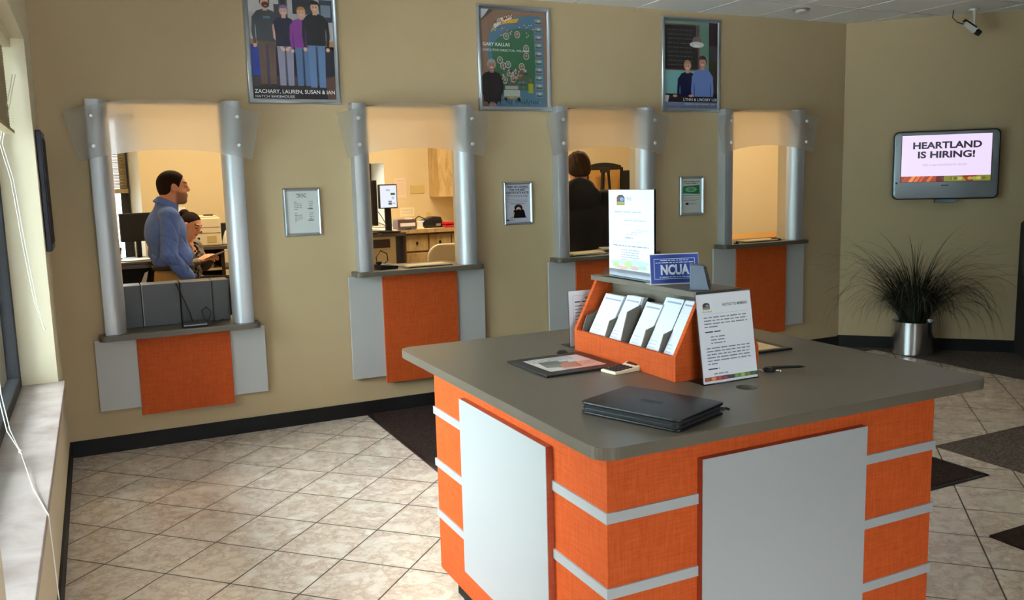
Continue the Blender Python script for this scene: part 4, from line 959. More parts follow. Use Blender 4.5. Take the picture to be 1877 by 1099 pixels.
# window blind behind the standing man (lowered half way)
t = thing('window_blind', 'tan woven blind lowered halfway over the office window behind the man', 'blind', (0, 0, 0))
m_ = MB()
for k_ in range(46): z = 2.30-k_*.0145; m_.obox((.30, 3.60, z), (1, 0, 0), (0, 1, .5), (0, -.5, 1), .275, .009, .0025)
m_.build('slats', 'blind_weave', t); boxes('bottom_rail', 'blind_weave', t, (.025, .58, 3.575, 3.615, 1.59, 1.635), bevel=.003); boxes('headrail', 'blind_weave', t, (.025, .58, 3.57, 3.62, 2.30, 2.348))
MB().tube([(.45, 3.572, 2.30), (.45, 3.572, 1.62)], .003, 6).build('ladder_cord', 'dark_wood', t)
# desk of window one with monitor, papers, folders
t = thing('office_desk', 'high grey office desk behind the low teller window, left of the man', 'desk', (.42, 1.87, 0))
boxes('desktop', 'taupe_laminate', t, (-.40, .245, -.42, .25, 1.015, 1.05), bevel=.003); boxes('end_panel', 'black_matte', t, (-.38, -.35, -.38, .22, 0, 1.015)); boxes('end_panel', 'black_matte', t, (.20, .23, -.38, .22, 0, 1.015)); boxes('modesty_panel', 'black_matte', t, (-.35, .22, -.30, -.28, .2, 1.015))
def monitor(name, label, c, rz, w, h, zb, stand_h, tilt=0, screen=None, arm=False):
    t = thing(name, label, 'monitor', c, rz)
    hd = boxes('screen_housing', 'black_plastic', t, (-w/2, w/2, -.02, .02, zb, zb+h), bevel=.006); 
    if screen: o = screen.build('screen', 'screen_print', t); o.location = (0, -.0206, zb+h/2)
    else: boxes('screen', 'black_matte', t, (-w/2+.012, w/2-.012, -.0225, -.0202, zb+.014, zb+h-.012))
    boxes('stand_neck', 'black_plastic', t, (-.02, .02, .02, .045, .01, zb+h*.45), bevel=.003)
    MB().prism([(x, y, 0) for x, y in rrect(-.10, .10, -.07, .08, .03)], (0, 0, .012)).build('stand_base', 'black_plastic', t, bevel=.002)
    return t
monitor('computer_monitor', 'black monitor with a dark screen left of the standing man', (.575, 2.02, 1.0505), R(12), .29, .235, .145, .1)
boxes('keyboard_base', 'black_plastic', (kb := thing('keyboard', 'black keyboard on the desk below the dark monitor', 'keyboard', (.57, 1.86, 1.0505), R(8))), (-.15, .10, -.05, .06, 0, .018), bevel=.003)
t = thing('paper_stack', 'loose stack of white papers and a manila folder on the desk', 'papers', (.50, 1.66, 1.0505)); rg = random.Random(5)
for i in range(6): MB().obox((rg.uniform(-.04, .03), rg.uniform(-.03, .03), .003+i*.004), (math.cos(.1*i), math.sin(.1*i), 0), (-math.sin(.1*i), math.cos(.1*i), 0), (0, 0, 1), .13, .09, .0018).build('sheet', 'folder_paper' if i % 3 == 0 else 'white_paper', t)
t = thing('magazine_pile', 'small pile of books at the far left end of the desk', 'books', (.39, 1.95, 1.0505))
for i, m_ in enumerate(('folder_paper', 'white_paper', 'brown_wood', 'black_plastic')): MB().box(-.10, .03+.004*i, -.09, .09, .028*i, .028*i+.026).build('book', m_, t, bevel=.002)
t = thing('document_tray', 'dark slab tray on the desk edge beside the man, with a white leaflet', 'tray', (.46, 1.54, 1.0505)); boxes('tray', 'taupe_laminate', t, (-.12, .20, -.10, .03, .0, .018), bevel=.003)
t = thing('leaflet', 'folded white leaflet leaning below the desk edge', 'leaflet', (.555, 1.435, .93)); MB().prism([(-.03, 0, -.05), (.015, 0, -.04), (.04, .02, .06), (.015, .02, .05)], (0, .003, 0)).build('leaf_paper', 'white_paper', t)
# low divider boxes standing on the first ledge
for i, (a, b_, lb) in enumerate(((.368, .476, 'narrow grey divider box on the first ledge, leftmost'), (.481, .705, 'broad grey divider box on the first ledge, left of the cable'), (.713, .905, 'grey divider box on the first ledge, behind the card reader'), (.908, 1.012, 'narrow grey divider box on the first ledge, rightmost'))):
    t = thing('divider_box', lb, 'box', ((a+b_)/2, .20, .751), 0, 'grey divider boxes on the first ledge'); w_ = (b_-a)/2
    boxes('shell', 'grey_laminate_dark', t, (-w_, w_, -.07, .10, 0, .268), bevel=.003)
    boxes('edge_strip', 'silver_laminate' if i in (1,) else 'black_plastic', t, (-w_-.0015, -w_+.004, -.0735, -.069, .004, .264))
t = thing('card_reader', 'black card reader with a coiled cable on the low ledge', 'card reader', (.770, -.045, .7505), R(0)); boxes('body', 'black_plastic', t, (-.075, .075, -.025, .035, 0, .030), bevel=.004); boxes('card_slot', 'tv_bezel', t, (-.070, .070, -.0256, -.0248, .010, .016))
MB().tube([(-.01, .035, .02), (-.02, .06, .08), (-.06, .10, .20), (-.085, .125, .275)], .004, 8).build('cable', 'black_plastic', t)
MB().tube([(.05, .03, .015), (.09, .045, .03), (.11, .06, .08), (.08, .07, .11), (.05, .06, .09), (.06, .045, .03), (.12, .03, .012), (.18, .02, .03)], .0035, 8).build('coiled_cable', 'black_plastic', t)
# shelf unit with printer at the back
t = thing('shelf_unit', 'open dark shelf unit carrying the printer, behind the seated woman', 'shelf', (1.13, 2.62, 0))
boxes('carcass', 'dark_wood', t, (-.42, -.39, -.25, .30, 0, 1.07), (.13, .16, -.25, .30, 0, 1.07), (-.39, .13, .28, .30, 0, 1.07), (.28, .30, -.25, .30, 0, 1.07)); boxes('top', 'taupe_laminate', t, (-.44, .40, -.28, .30, 1.07, 1.10), bevel=.003)
for z in (.35, .62, .88): boxes('shelf', 'folder_paper', t, (-.39, .13, -.24, .28, z, z+.02)); boxes('shelf', 'taupe_laminate', t, (.16, .28, -.24, .28, z, z+.02))
t = thing('printer', 'large cream office printer on the shelf unit behind the woman', 'printer', (1.105, 2.60, 1.1005))
boxes('body', 'cream_plastic', t, (-.20, .175, -.20, .22, 0, .255), bevel=.012); boxes('lid', 'cream_plastic', t, (-.19, .155, -.19, .20, .255, .268), bevel=.005); boxes('paper_feed', 'dark_wood', t, (.05, .13, -.08, .02, .268, .280), bevel=.003)
boxes('drawer_line', 'dark_wood', t, (-.195, .17, -.2015, -.2, .116, .1185), (-.195, .17, -.2015, -.2, .168, .170)); boxes('paper_slot', 'dark_wood', t, (-.10, .01, -.204, -.199, .126, .136), bevel=.001); boxes('handle', 'dark_wood', t, (-.06, .0, -.204, -.199, .012, .022), bevel=.001)
MB().tube([(-.03, -.199, .205), (-.03, -.203, .205)], .012, 16).build('badge', 'tv_bezel', t); boxes('control_label', 'switch_plate', t, (.05, .13, -.2015, -.2, .03, .09)); boxes('qr_free_sticker', 'black_plastic', t, (-.035, -.012, -.2015, -.2, .06, .08)).name = 'sticker'
t = thing('black_speaker', 'small black box standing right of the printer', 'box', (1.345, 2.72, 1.1005)); boxes('body', 'black_plastic', t, (-.05, .05, -.05, .08, 0, .19), bevel=.006); boxes('grille', 'black_matte', t, (-.042, .042, -.053, -.05, .02, .17))
t = thing('tape_dispenser', 'white rounded cone-shaped holder at the right end of the shelf unit', 'holder', (1.345, 2.50, 1.1005)); MB().lathe([(.05, 0), (.055, .01), (.045, .05), (.022, .12), (.010, .135)]).build('cone', 'white_plastic', t, smooth=True)
t = thing('storage_jar', 'small white jar on the shelf beside the woman\'s hand', 'jar', (1.17, 2.45, .9005)); MB().lathe([(.03, 0), (.033, .01), (.033, .06), (.028, .065)]).build('jar', 'white_plastic', t, smooth=True)
t = thing('wall_notice', 'white sheet on the back wall between the two people', 'notice', (1.035, YB-.001, 1.34)); boxes('sheet', 'white_paper', t, (-.10, .035, -.003, 0, -.10, .10))

# ---- window two: teller station and back counter
t = thing('teller_counter', 'grey workstation top with a cream drawer pedestal, seen through the second window', 'counter', (2.45, 2.2, 0))
boxes('worktop', 'taupe_laminate', t, (-.45, .44, -.24, .26, 1.125, 1.16), bevel=.003)
p = boxes('pedestal', 'cream_cabinet', t, (-.20, .335, -.20, .25, .30, 1.125), bevel=.003)
boxes('recess', 'dark_wood', p, (-.13, .29, -.202, -.16, 1.02, 1.10)); boxes('drawer', 'cream_cabinet', p, (-.14, .30, -.212, -.2, .86, 1.0), bevel=.002); d_ = boxes('drawer', 'cream_cabinet', p, (-.14, .30, -.212, -.2, .34, .845), bevel=.002)
MB().tube([(.06, -.212, .95), (.06, -.22, .95)], .010, 14).build('lock', 'steel', t)
boxes('end_panel', 'cream_cabinet', t, (.335, .345, -.2, .25, 0, 1.125)); boxes('side_panel', 'dark_wood', t, (.42, .44, -.20, .25, 0, 1.125)); boxes('leg_panel', 'dark_wood', t, (-.45, -.42, -.2, .25, 0, 1.125))
monitor('computer_monitor', 'black monitor seen edge-on just inside the second teller window', (2.505, 1.97, 1.1605), R(-73), .36, .41, .08, .1)
P = Print(.165, .205, (236, 242, 252))
for (a, b_, c_, d_, col) in ((.06, .165, .10, .172, (196, 190, 220)), (.06, .155, .10, .160, (120, 120, 140)), (.105, .115, .150, .135, (74, 96, 60)), (.115, .075, .140, .100, (190, 200, 216)), (.08, .05, .115, .062, (84, 110, 180)), (.08, .025, .115, .046, (84, 100, 66)), (.12, .03, .15, .045, (226, 190, 190))): P.rect(a, b_, c_, d_, col)
t = monitor('computer_monitor', 'small lit monitor on a black pole beside the white window jamb', (2.742, 2.02, 1.1605), R(6), .185, .225, .225, .1, screen=P)
MB().tube([(.03, .04, .27), (.035, .045, .01)], .016, 12).build('pole', 'black_plastic', t); 
for q_ in ((-.10, .20), (-.14, .12), (-.16, .06)): MB().tube([(.03, .03, .06), (-.02, .02, .04+q_[1]*.2), (q_[0]*.7, .01, q_[1]*.8), (q_[0], .01, q_[1])], .0035, 6).build('cable', 'black_plastic', t)
t = thing('keyboard', 'black keyboard with pale keys in front of the lit monitor', 'keyboard', (2.60, 2.02, 1.1605), R(3)); boxes('case', 'black_plastic', t, (-.20, .17, -.05, .055, 0, .014), bevel=.002)
m_ = MB()
for i in range(18):
    for j in range(4): m_.box(-.19+i*.0195, -.176+i*.0195, -.042+j*.022, -.026+j*.022, .014, .021)
m_.build('keys', 'grey_plastic', t)
t = thing('back_counter', 'wooden back counter with drawers along the office wall, second window', 'counter', (3.35, 2.85, 0))
boxes('worktop', 'folder_paper', t, (-.47, .75, -.38, .44, 1.115, 1.15), bevel=.003); boxes('worktop_edge', 'light_veneer', t, (-.475, .755, -.386, -.380, 1.113, 1.151))
c_ = boxes('carcass', 'brown_wood', t, (-.30, .73, -.34, .44, 0, 1.115)); boxes('toe_panel', 'dark_wood', t, (-.45, -.30, -.20, .44, 0, 1.115))
for i in range(4):
    for z0, z1 in ((.93, 1.09), (.66, .91)):
        x = -.28+i*.25; d_ = boxes('drawer', 'brown_wood' if False else 'light_veneer', c_, (x, x+.235, -.356, -.34, z0, z1), bevel=.002)
        boxes('handle', 'black_plastic', t, (x+.105, x+.125, -.362, -.355, (z0+z1)/2-.015, (z0+z1)/2+.015))
t = thing('wall_cupboard', 'pale veneer wall cupboard with two doors and bar handles', 'cupboard', (3.86, 3.15, 1.46)); boxes('carcass', 'light_veneer', t, (-.22, .60, -.13, .148, 0, .80))
for i, (a, b_) in enumerate(((-.22, .02), (.025, .26), (.265, .60))):
    d_ = boxes('door', 'light_veneer', t, (a, b_, -.148, -.130, 0, .80), bevel=.002)
    hx = b_-.03 if i == 0 else a+.03; MB().tube([(hx, -.148, .05), (hx, -.165, .05), (hx, -.165, .13), (hx, -.148, .13)], .004, 8).build('handle', 'steel', d_, smooth=True)
P = Print(.13, .22, (222, 200, 178)); P.words(.02, .11, .185, .008, (180, 150, 130), 1)
for i in range(10): P.words(.02, .11, .16-.013*i, .005, (196, 170, 148), i)
t = thing('wall_notice', 'pinkish paper notice taped to the wall right of the lit monitor', 'notice', (3.305, YB-.002, 1.565)); P.build('sheet', 'print_paper', t)
P = Print(.17, .10, (226, 214, 188)); P.words(.02, .15, .07, .008, (120, 96, 80), 1, .99); P.words(.02, .15, .05, .005, (160, 140, 120), 2); P.words(.02, .15, .035, .005, (160, 140, 120), 3)
t = thing('wall_notice', 'small landscape card taped above the brown tray', 'notice', (3.37, YB-.002, 1.30)); P.build('sheet', 'print_paper', t)
t = thing('switch_plate', 'blank mustard-coloured cover plate on the office wall', 'plate', (3.50, YB, 1.545)); boxes('plate', 'switch_plate', t, (-.082, .082, -.006, 0, -.044, .044), bevel=.002)
t = thing('wall_socket', 'cream power socket low on the wall behind the counter', 'socket', (3.62, YB, 1.235)); boxes('plate', 'switch_plate', t, (-.03, .03, -.006, 0, -.05, .05), bevel=.002)
t = thing('cable_tray', 'brown desk tray with white labels on the back counter', 'tray', (3.11, 2.62, 1.1505)); boxes('tray', 'brown_tray', t, (-.095, .105, -.05, .12, 0, .10), bevel=.004); boxes('label_card', 'white_paper', t, (-.07, .09, -.0515, -.05, .03, .065)); boxes('label_card', 'white_paper', t, (.0, .07, -.02, .02, .10, .115))
t = thing('mouse_pad', 'blue mouse pad on the back counter', 'mouse pad', (3.08, 2.53, 1.1505)); boxes('pad', 'blue_pad', t, (-.09, .10, -.05, .0, 0, .004), bevel=.001)
t = thing('computer_mouse', 'black mouse resting on the blue pad', 'mouse', (3.10, 2.50, 1.155)); sdf_obj('mouse_body', lambda p: np.maximum(ell(p, (0, 0, .002), (.035, .022, .02)), -p[:, 2]), (-.045, -.03, -.006), (.045, .03, .03), .003, 'black_plastic', t)
t = thing('white_dispenser', 'white plastic dispenser between the tray and the black machine', 'dispenser', (3.258, 2.62, 1.1505)); boxes('body', 'white_plastic', t, (-.035, .032, -.03, .04, 0, .075), bevel=.006); boxes('base', 'white_plastic', t, (-.04, .042, -.04, .05, 0, .015), bevel=.003)
MB().tube([(-.06, .0, .05), (-.05, 0, .09), (-.0, .0, .125), (.06, 0, .10), (.09, 0, .05)], .006, 8).build('cable', 'black_plastic', t)
t = thing('coin_machine', 'black rounded desktop machine on the back counter', 'machine', (3.41, 2.66, 1.1505), R(-4)); MB().prism([(-.10, -.07, .0), (.10, -.07, .0), (.105, -.07, .06), (.085, -.07, .112), (.0, -.07, .115), (-.09, -.07, .085), (-.105, -.07, .06)], (0, .16, 0)).build('body', 'black_plastic', t, bevel=.008, smooth=True); boxes('label', 'tv_bezel', t, (.03, .08, -.072, -.0695, .02, .045)); MB().tube([(.10, .0, .06), (.13, 0, .05), (.135, 0, .02), (.14, 0, .0)], .008, 8).build('handle', 'black_plastic', t)
for i, (x, z, lb) in enumerate(((3.60, 0, 'red folded cloth pouch lying lower on the back counter'), (3.60, .032, 'red folded cloth pouch lying on top of the other'))):
    t = thing('red_pouch', lb, 'pouch', (x, 2.55, 1.1505+z), R(6*i), 'red pouches'); boxes('pouch', 'red_cloth', t, (-.10, .12, -.05, .06, 0, .028), bevel=.010)
t = thing('loose_paper', 'yellowish sheet lying at the front of the back counter', 'paper', (3.32, 2.52, 1.1508)); boxes('sheet', 'folder_paper', t, (-.12, .11, -.035, .03, 0, .002))
t = thing('office_chair', 'cream rounded chair back just inside the second teller window', 'chair', (2.99, 1.05, 0))
sdf_obj('backrest', lambda p: -smin(-(np.linalg.norm(np.maximum(np.abs(p-np.array((0, .05*0, .78)))-np.array((.11, .0, .20)), 0), axis=1)-.12), -(np.abs(p[:, 1]-.25*p[:, 0]**2)-.022), .02), (-.26, -.06, .44), (.26, .06, 1.12), .012, 'cream_plastic', t)
MB().prism([(x, y, .52) for x, y in rrect(-.22, .22, .02, .44, .08)], (0, 0, .06)).build('seat', 'cream_plastic', t, bevel=.01)
MB().tube([(0, .22, .52), (0, .22, .10)], .03, 12).build('post', 'steel', t)
for k_ in range(5): a = 2*math.pi*k_/5; MB().tube([(0, .22, .09), (.25*math.cos(a), .22+.25*math.sin(a), .04)], [.025, .015], 8).build('leg', 'black_plastic', t)
MB().tube([(0, .03, .55), (0, .0, .70)], .02, 8).build('back_support', 'black_plastic', t); boxes('adjuster', 'black_plastic', t, (.12, .15, -.035, -.02, .92, .95))
# things on the second, third and fourth ledges
def clipboard(x, y, z, rz, w, d, label, col='folder_paper', n=3):
    t = thing('clipboard', label, 'clipboard', (x, y, z), rz); boxes('board', 'black_plastic', t, (-w/2, w/2, -d/2, d/2, 0, .005), bevel=.0015); rg = random.Random(int(x*100))
    for i in range(n): MB().obox((rg.uniform(-.01, .01), rg.uniform(-.006, .006), .007+.0028*i), (1, .03*i, 0), (-.03*i, 1, 0), (0, 0, 1), w/2-.02, d/2-.012, .0012).build('sheet', col, t)
    return t
clipboard(2.365, .03, 1.0255, R(3), .36, .16, 'black clipboard with cream papers on the second ledge')
t = thing('signature_terminal', 'black signature terminal with a looped cable on the second ledge', 'terminal', (2.065, .03, 1.0255), R(8)); MB().prism([(-.06, -.055, 0), (.075, -.055, 0), (.075, -.055, .020), (-.06, -.055, .034)], (0, .12, 0)).build('body', 'black_plastic', t, bevel=.004); boxes('pad_screen', 'grey_plastic', t, (-.03, .05, -.035, .045, .0302, .0312))
MB().tube([(-.045, .03, .02), (-.05, .04, .08), (-.01, .05, .125), (.04, .05, .10), (.045, .05, .05), (.0, .055, .02), (-.05, .06, .03)], .0045, 8).build('cable', 'black_plastic', t); sdf_obj('puck', lambda p: ell(p, (-.05, .0, .045), (.022, .03, .014)), (-.08, -.04, .02), (-.02, .04, .07), .005, 'black_plastic', t)
clipboard(3.70, .05, 1.0255, R(4), .34, .20, 'cream papers on a dark board on the third ledge', n=4)
t = thing('loose_papers', 'loose white papers and dark card near the man in black', 'papers', (3.96, .20, 1.0255)); rg = random.Random(8)
for i in range(4): MB().obox((.03*i-.02, .015*i, .003+.006*i), (math.cos(.4*i), math.sin(.4*i), 0), (-math.sin(.4*i), math.cos(.4*i), 0), (0, 0, 1), .08, .05, .002).build('sheet', ('black_plastic', 'white_paper', 'tan_board', 'white_paper')[i], t)
clipboard(5.44, .02, 1.0355, R(2), .40, .15, 'black board with a cream sheet on the rightmost ledge')
t = thing('counter_pen', 'black pen with its holder at the right end of the last ledge', 'pen', (5.63, -.015, 1.0355), R(5)); MB().tube([(-.05, .02, .016), (.03, 0, .012), (.045, 0, .008)], [.005, .005, .002], 8).build('barrel', 'black_plastic', t); MB().lathe([(.016, 0), (.016, .008), (.008, .014)], (.03, .0, 0), 16).build('pen_base', 'black_plastic', t, smooth=True)
t = thing('pen_stand', 'small black pen stand at the left end of the last ledge', 'stand', (5.135, -.06, 1.0355)); MB().lathe([(.020, 0), (.020, .008), (.010, .018), (.004, .022)]).build('stand', 'black_plastic', t, smooth=True)
# inner counters under windows three and four, running behind the wall
tag(boxes('inner_counter', 'tan_board', None, (4.6, 6.59, .36, .95, .99, 1.03)), 'tan inner counter behind the rightmost teller window', 'counter')
# folded table / flip chart board and easel, speaker
t = thing('folding_board', 'tan board with a black scalloped top leaning on the office wall, third window', 'board', (5.87, 3.19, 0))
MB().prism([(-.23, 0, 0), (.23, 0, 0), (.23, 0, 1.715), (-.23, 0, 1.730)], (0, .03, 0)).build('board', 'tan_board', t)
MB().prism([(-.235, -.006, 1.715)]+[(-.235+.47*k_/12, -.006, 1.765+.035*math.sin(math.pi*k_/12)) for k_ in range(13)]+[(.235, -.006, 1.715)], (0, .045, 0)).build('top_rail', 'black_plastic', t, bevel=.003)
MB().prism([(.205, -.01, 0), (.245, -.01, 0), (.262, -.01, 1.74), (.222, -.01, 1.75)], (0, .06, 0)).build('side_rail', 'black_plastic', t, bevel=.004); MB().prism([(-.245, -.008, 0), (-.228, -.008, 0), (-.228, -.008, 1.72), (-.240, -.008, 1.72)], (0, .05, 0)).build('side_rail', 'black_plastic', t)
for k_ in range(14): MB().box(-.22+k_*.0335, -.208+k_*.0335, -.0085, -.006, 1.722, 1.750).build('notch', 'dark_wood', t)
t = thing('easel', 'folded black easel standing in front of the tan board', 'easel', (5.77, 3.03, 0))
for a, b_ in (((-.03, 0, 1.70), (-.16, -.02, 0)), ((.0, .02, 1.72), (-.06, .08, 0)), ((.05, 0, 1.70), (.19, -.02, 0))): MB().tube([a, b_], .016, 8).build('leg', 'black_plastic', t)
boxes('top_clamp', 'black_plastic', t, (-.045, .065, -.02, .035, 1.68, 1.735), bevel=.004)
t = thing('loudspeaker', 'black wedge-sided loudspeaker at the right edge of the third window', 'speaker', (6.09, 2.98, 0)); MB().prism([(-.13, -.1, 0), (.2, -.1, 0), (.2, -.1, 1.70), (-.055, -.1, 1.70)], (0, .20, 0)).build('cabinet', 'black_matte', t, bevel=.005); boxes('grille', 'black_plastic', t, (-.03, .17, -.108, -.1, .9, 1.64))
t = thing('power_cord', 'thin cord hanging from a hook high on the office wall, second window', 'cord', (2.93, YB-.012, 1.84)); MB().tube([(0, 0, .6), (0, 0, .08)], .0025, 6).build('line', 'dark_wood', t); MB().lathe([(.004, 0), (.012, .02), (.008, .05), (.003, .07)], (0, 0, .02), 10).build('weight', 'dark_wood', t, smooth=True)

# ================================================================== PEOPLE
def person(label, loc, rz, scale=1): 
    t = thing('person', label, 'person', loc, rz); t.scale = (scale,)*3; return t
SKIN1 = (214, 150, 118)
# ---- man in the blue shirt, profile to the right, right hand in his pocket. local x = forward
hc = np.array((.058, 0, 1.628)); to1, _ = frame_of(hc, R(-4), R(0))
SH = {s: (-.012, s*.190, 1.415) for s in (1, -1)}; EL = {-1: (-.052, -.268, 1.140), 1: (-.06, .255, 1.13)}; WR = {-1: (.078, -.232, .972), 1: (.07, .215, .93)}
def body1(p):
    d = head_sdf(to1(p)*(1/1.04))*1.04; d = smin(d, chainf(p, [(-.035, 0, 1.43), (.0, 0, 1.50), (.03, 0, 1.58)], [.075, .066, .064]), .03)
    d = smin(d, ell(p, (-.02, 0, 1.27), (.125, .165, .20)), .04); d = smin(d, ell(p, (.02, 0, 1.10), (.125, .150, .14)), .05); d = smin(d, ell(p, (.0, 0, .95), (.11, .150, .13)), .05)
    for s in (1, -1):
        d = smin(d, chainf(p, [SH[s], EL[s], WR[s]], [.055, .043, .030]), .02)
        d = smin(d, chainf(p, [(.0, s*.085, .90), (.01, s*.09, .48), (-.01, s*.095, .07)], [.085, .060, .045]), .03); d = smin(d, cap(p, (-.02, s*.1, .03), (.13, s*.11, .025), .035, .028), .02)
        d = smin(d, hand_sdf(p, WR[s], (.10, -s*.35, -1), (0, -s*1, 0), s=-s, curl=(.35, .4, .45, .5)), .008)
    return d
t = person('man in a blue dress shirt and khaki trousers standing in profile, hand in pocket', (.742, 1.14, 0), R(5))
bdy = sdf_obj('body', body1, (-.26, -.36, -.01), (.26, .36, 1.78), .0075, 'skin', t, lambda V: head_col(to1(V), SKIN1, (176, 96, 84), (50, 36, 30), beard=(70, 48, 40)))
def wrk(p, f, ph=0): return np.maximum(0, np.sin(p[:, 2]*f+p[:, 1]*f*.35+p[:, 0]*f*.5+1.6*np.sin(p[:, 0]*17+p[:, 1]*9+ph)))**2
def shirt1(p):
    d = ell(p, (-.020, 0, 1.295), (.150, .178, .185)); d = smin(d, ell(p, (.012, 0, 1.115), (.152, .168, .125)), .06); d = smin(d, chainf(p, [(-.030, 0, 1.41), (-.008, 0, 1.475), (.008, 0, 1.55)], [.088, .073, .071]), .03)
    d = smin(d, chainf(p, [(-.015, -.17, 1.425), (-.015, .17, 1.425)], [.068, .068]), .03)
    low = np.clip((1.26-p[:, 2])*5, 0, 1); d = d-.006*wrk(p, 42)*low+.020*low*crease(p, 26, 2, (.5, -.6))+.010*crease(p, 17, 5)
    for s in (1, -1):
        e = chainf(p, [SH[s], EL[s], WR[s]], [.070, .058, .047], .02); eb = np.clip(1-np.abs(p[:, 2]-1.10)*5, 0, 1)*.7+.3
        e = e-.004*eb*wrk(p, 52, 1)+.018*eb*crease(p, 34, 1, (.6, .9))+.010*crease(p, 19, 3, (.2, 1.2)); d = smin(d, e, .012)
    arm = (np.abs(p[:, 1]) > .195) | ((p[:, 2] < 1.05) & (np.abs(p[:, 1]) > .180))
    cut = np.where(arm, .955-p[:, 2], 1.045-p[:, 2])
    d = np.maximum(d, cut); d = np.maximum(d, (p[:, 2]-1.512+.50*(p[:, 0]-.0)))
    return d
sdf_obj('shirt', shirt1, (-.30, -.38, .93), (.26, .38, 1.53), .008, 'blue_shirt', t)
def collar1(p):
    q = p-np.array((.004, 0, 1.512)); q = q @ np.array(Matrix.Rotation(R(27), 3, 'Y').inverted()).T; r = np.hypot(q[:, 0]*.92, q[:, 1]); return np.maximum(np.abs(r-.076+.35*q[:, 2])-.0055, np.abs(q[:, 2])-.026-.014*np.clip(q[:, 0]*14, 0, 1)*(q[:, 2] < 0))
sdf_obj('collar', collar1, (-.13, -.13, 1.40), (.14, .13, 1.57), .005, 'blue_shirt', t)
w_ = np.array(WR[-1]); e_ = np.array(EL[-1]); d_ = (w_-e_)/np.linalg.norm(w_-e_)
MB().tube([tuple(w_-d_*.055), tuple(w_-d_*.05), tuple(w_+d_*.008), tuple(w_+d_*.012)], [.050, .053, .048, .044], 20).build('cuff', 'blue_shirt', t, smooth=True)
def pants1(p):
    d = ell(p, (.01, 0, .95), (.138, .168, .14)); 
    for s in (1, -1): d = smin(d, chainf(p, [(.01, s*.085, .90), (.02, s*.09, .48), (.0, s*.095, .08)], [.108, .086, .072]), .03)
    d = d-.003*np.sin(p[:, 2]*60+p[:, 0]*25); return np.maximum(d, p[:, 2]-1.060)
sdf_obj('trousers', pants1, (-.19, -.23, .04), (.22, .23, 1.07), .011, 'khaki', t)
sdf_obj('belt', lambda p: np.maximum(np.abs(ell(p, (.012, 0, 1.045), (.143, .166, .6)))-.005, np.abs(p[:, 2]-1.040)-.017), (-.19, -.2, 1.0), (.2, .2, 1.08), .006, 'leather_belt', t)
sdf_obj('hair', lambda p: hair_sdf(to1(p)/1.04, .0035, [-.12, -.06, -.03, -.01, .015, .03, .05, .070, .10], [-.062, -.055, -.030, .026, .020, .0, .045, .078, .08])*1.04, (-.12, -.13, 1.5), (.2, .13, 1.80), .005, 'hair_dark', bdy)
for s in (1, -1): sdf_obj('shoe', lambda p: np.maximum(smin(cap(p, (-.03, s*.1, .045), (.16, s*.115, .035), .050, .042), cap(p, (-.02, s*.1, .05), (-.02, s*.1, .11), .048, .05), .02), -p[:, 2]), (-.12, s*.1-.1, -.01), (.24, s*.1+.1, .17), .01, 'shoe', t)

# ---- seated woman reading a sheet of paper
t = person('woman with tied-back dark hair and grey cardigan, seated and reading a sheet', (.945, 2.04, 0), R(-38), .94)
hc2 = np.array((.055, 0, 1.395)); to2, fr2 = frame_of(hc2, R(2), R(26))
SEAT = .78
SH2 = {s: (-.02, s*.150, 1.215) for s in (1, -1)}; EL2 = {1: (.03, .215, 1.005), -1: (.04, -.205, 1.005)}; WR2 = {1: (.185, .105, 1.090), -1: (.175, -.085, 1.085)}
def body2(p):
    d = head_sdf(to2(p)/.95)*.95; d = smin(d, chainf(p, [(-.03, 0, 1.22), (.0, 0, 1.28), (.03, 0, 1.34)], [.055, .047, .045]), .025)
    d = smin(d, ell(p, (-.01, 0, 1.11), (.095, .135, .15)), .04); d = smin(d, ell(p, (-.02, 0, .93), (.10, .14, .13)), .05)
    for s in (1, -1):
        d = smin(d, chainf(p, [SH2[s], EL2[s], WR2[s]], [.045, .037, .024]), .025)
        d = smin(d, chainf(p, [(.0, s*.085, SEAT+.07), (.40, s*.10, SEAT+.06), (.42, s*.10, .30)], [.082, .062, .045]), .03); d = smin(d, cap(p, (.42, s*.1, .26), (.55, s*.1, .24), .035, .028), .02)
    d = smin(d, hand_sdf(p, WR2[1], (.55, -.55, .25), (.1, -.5, -.7), s=1, curl=(.5, .55, .6, .65), tcurl=.2, sc=.92), .008)
    d = smin(d, hand_sdf(p, WR2[-1], (.75, .25, .25), (0, .6, -.7), s=-1, curl=(.5, .55, .6, .65), tcurl=.2, sc=.92), .008)
    return d
bdy = sdf_obj('body', body2, (-.22, -.32, .20), (.62, .32, 1.54), .0065, 'skin', t, lambda V: head_col(to2(V)/.95, (222, 160, 128), (176, 80, 76), (60, 40, 32)))
def card2(p):
    wr = .004*np.sin(p[:, 2]*70+p[:, 1]*30); d = ell(p, (-.01, 0, 1.11), (.112, .152, .16)); d = smin(d, ell(p, (-.02, 0, .94), (.118, .158, .13)), .05)
    for s in (1, -1): d = smin(d, chainf(p, [SH2[s], EL2[s], tuple(np.array(EL2[s])*.15+np.array(WR2[s])*.85)], [.060, .050, .036]), .03)
    d = d-wr; v = ell(p, (.13, 0, 1.22), (.10, .045, .13)); d = ssub(d, v, .01); return np.maximum(d, np.maximum(p[:, 2]-1.265+.3*p[:, 0], .86-p[:, 2]))
sdf_obj('cardigan', card2, (-.2, -.3, .80), (.32, .3, 1.33), .0085, 'grey_cardigan', t)
m_ = MB(); rg = random.Random(2)
for k_ in range(26): z = 1.235-.012*k_; bmesh.ops.create_icosphere(m_.bm, subdivisions=1, radius=rg.uniform(.008, .013), matrix=Matrix.Translation((.098+.012*math.sin(k_*.25)+rg.uniform(-.004, .006), -.03+.02*math.sin(k_*1.9)+.02*(k_ % 2), z)))
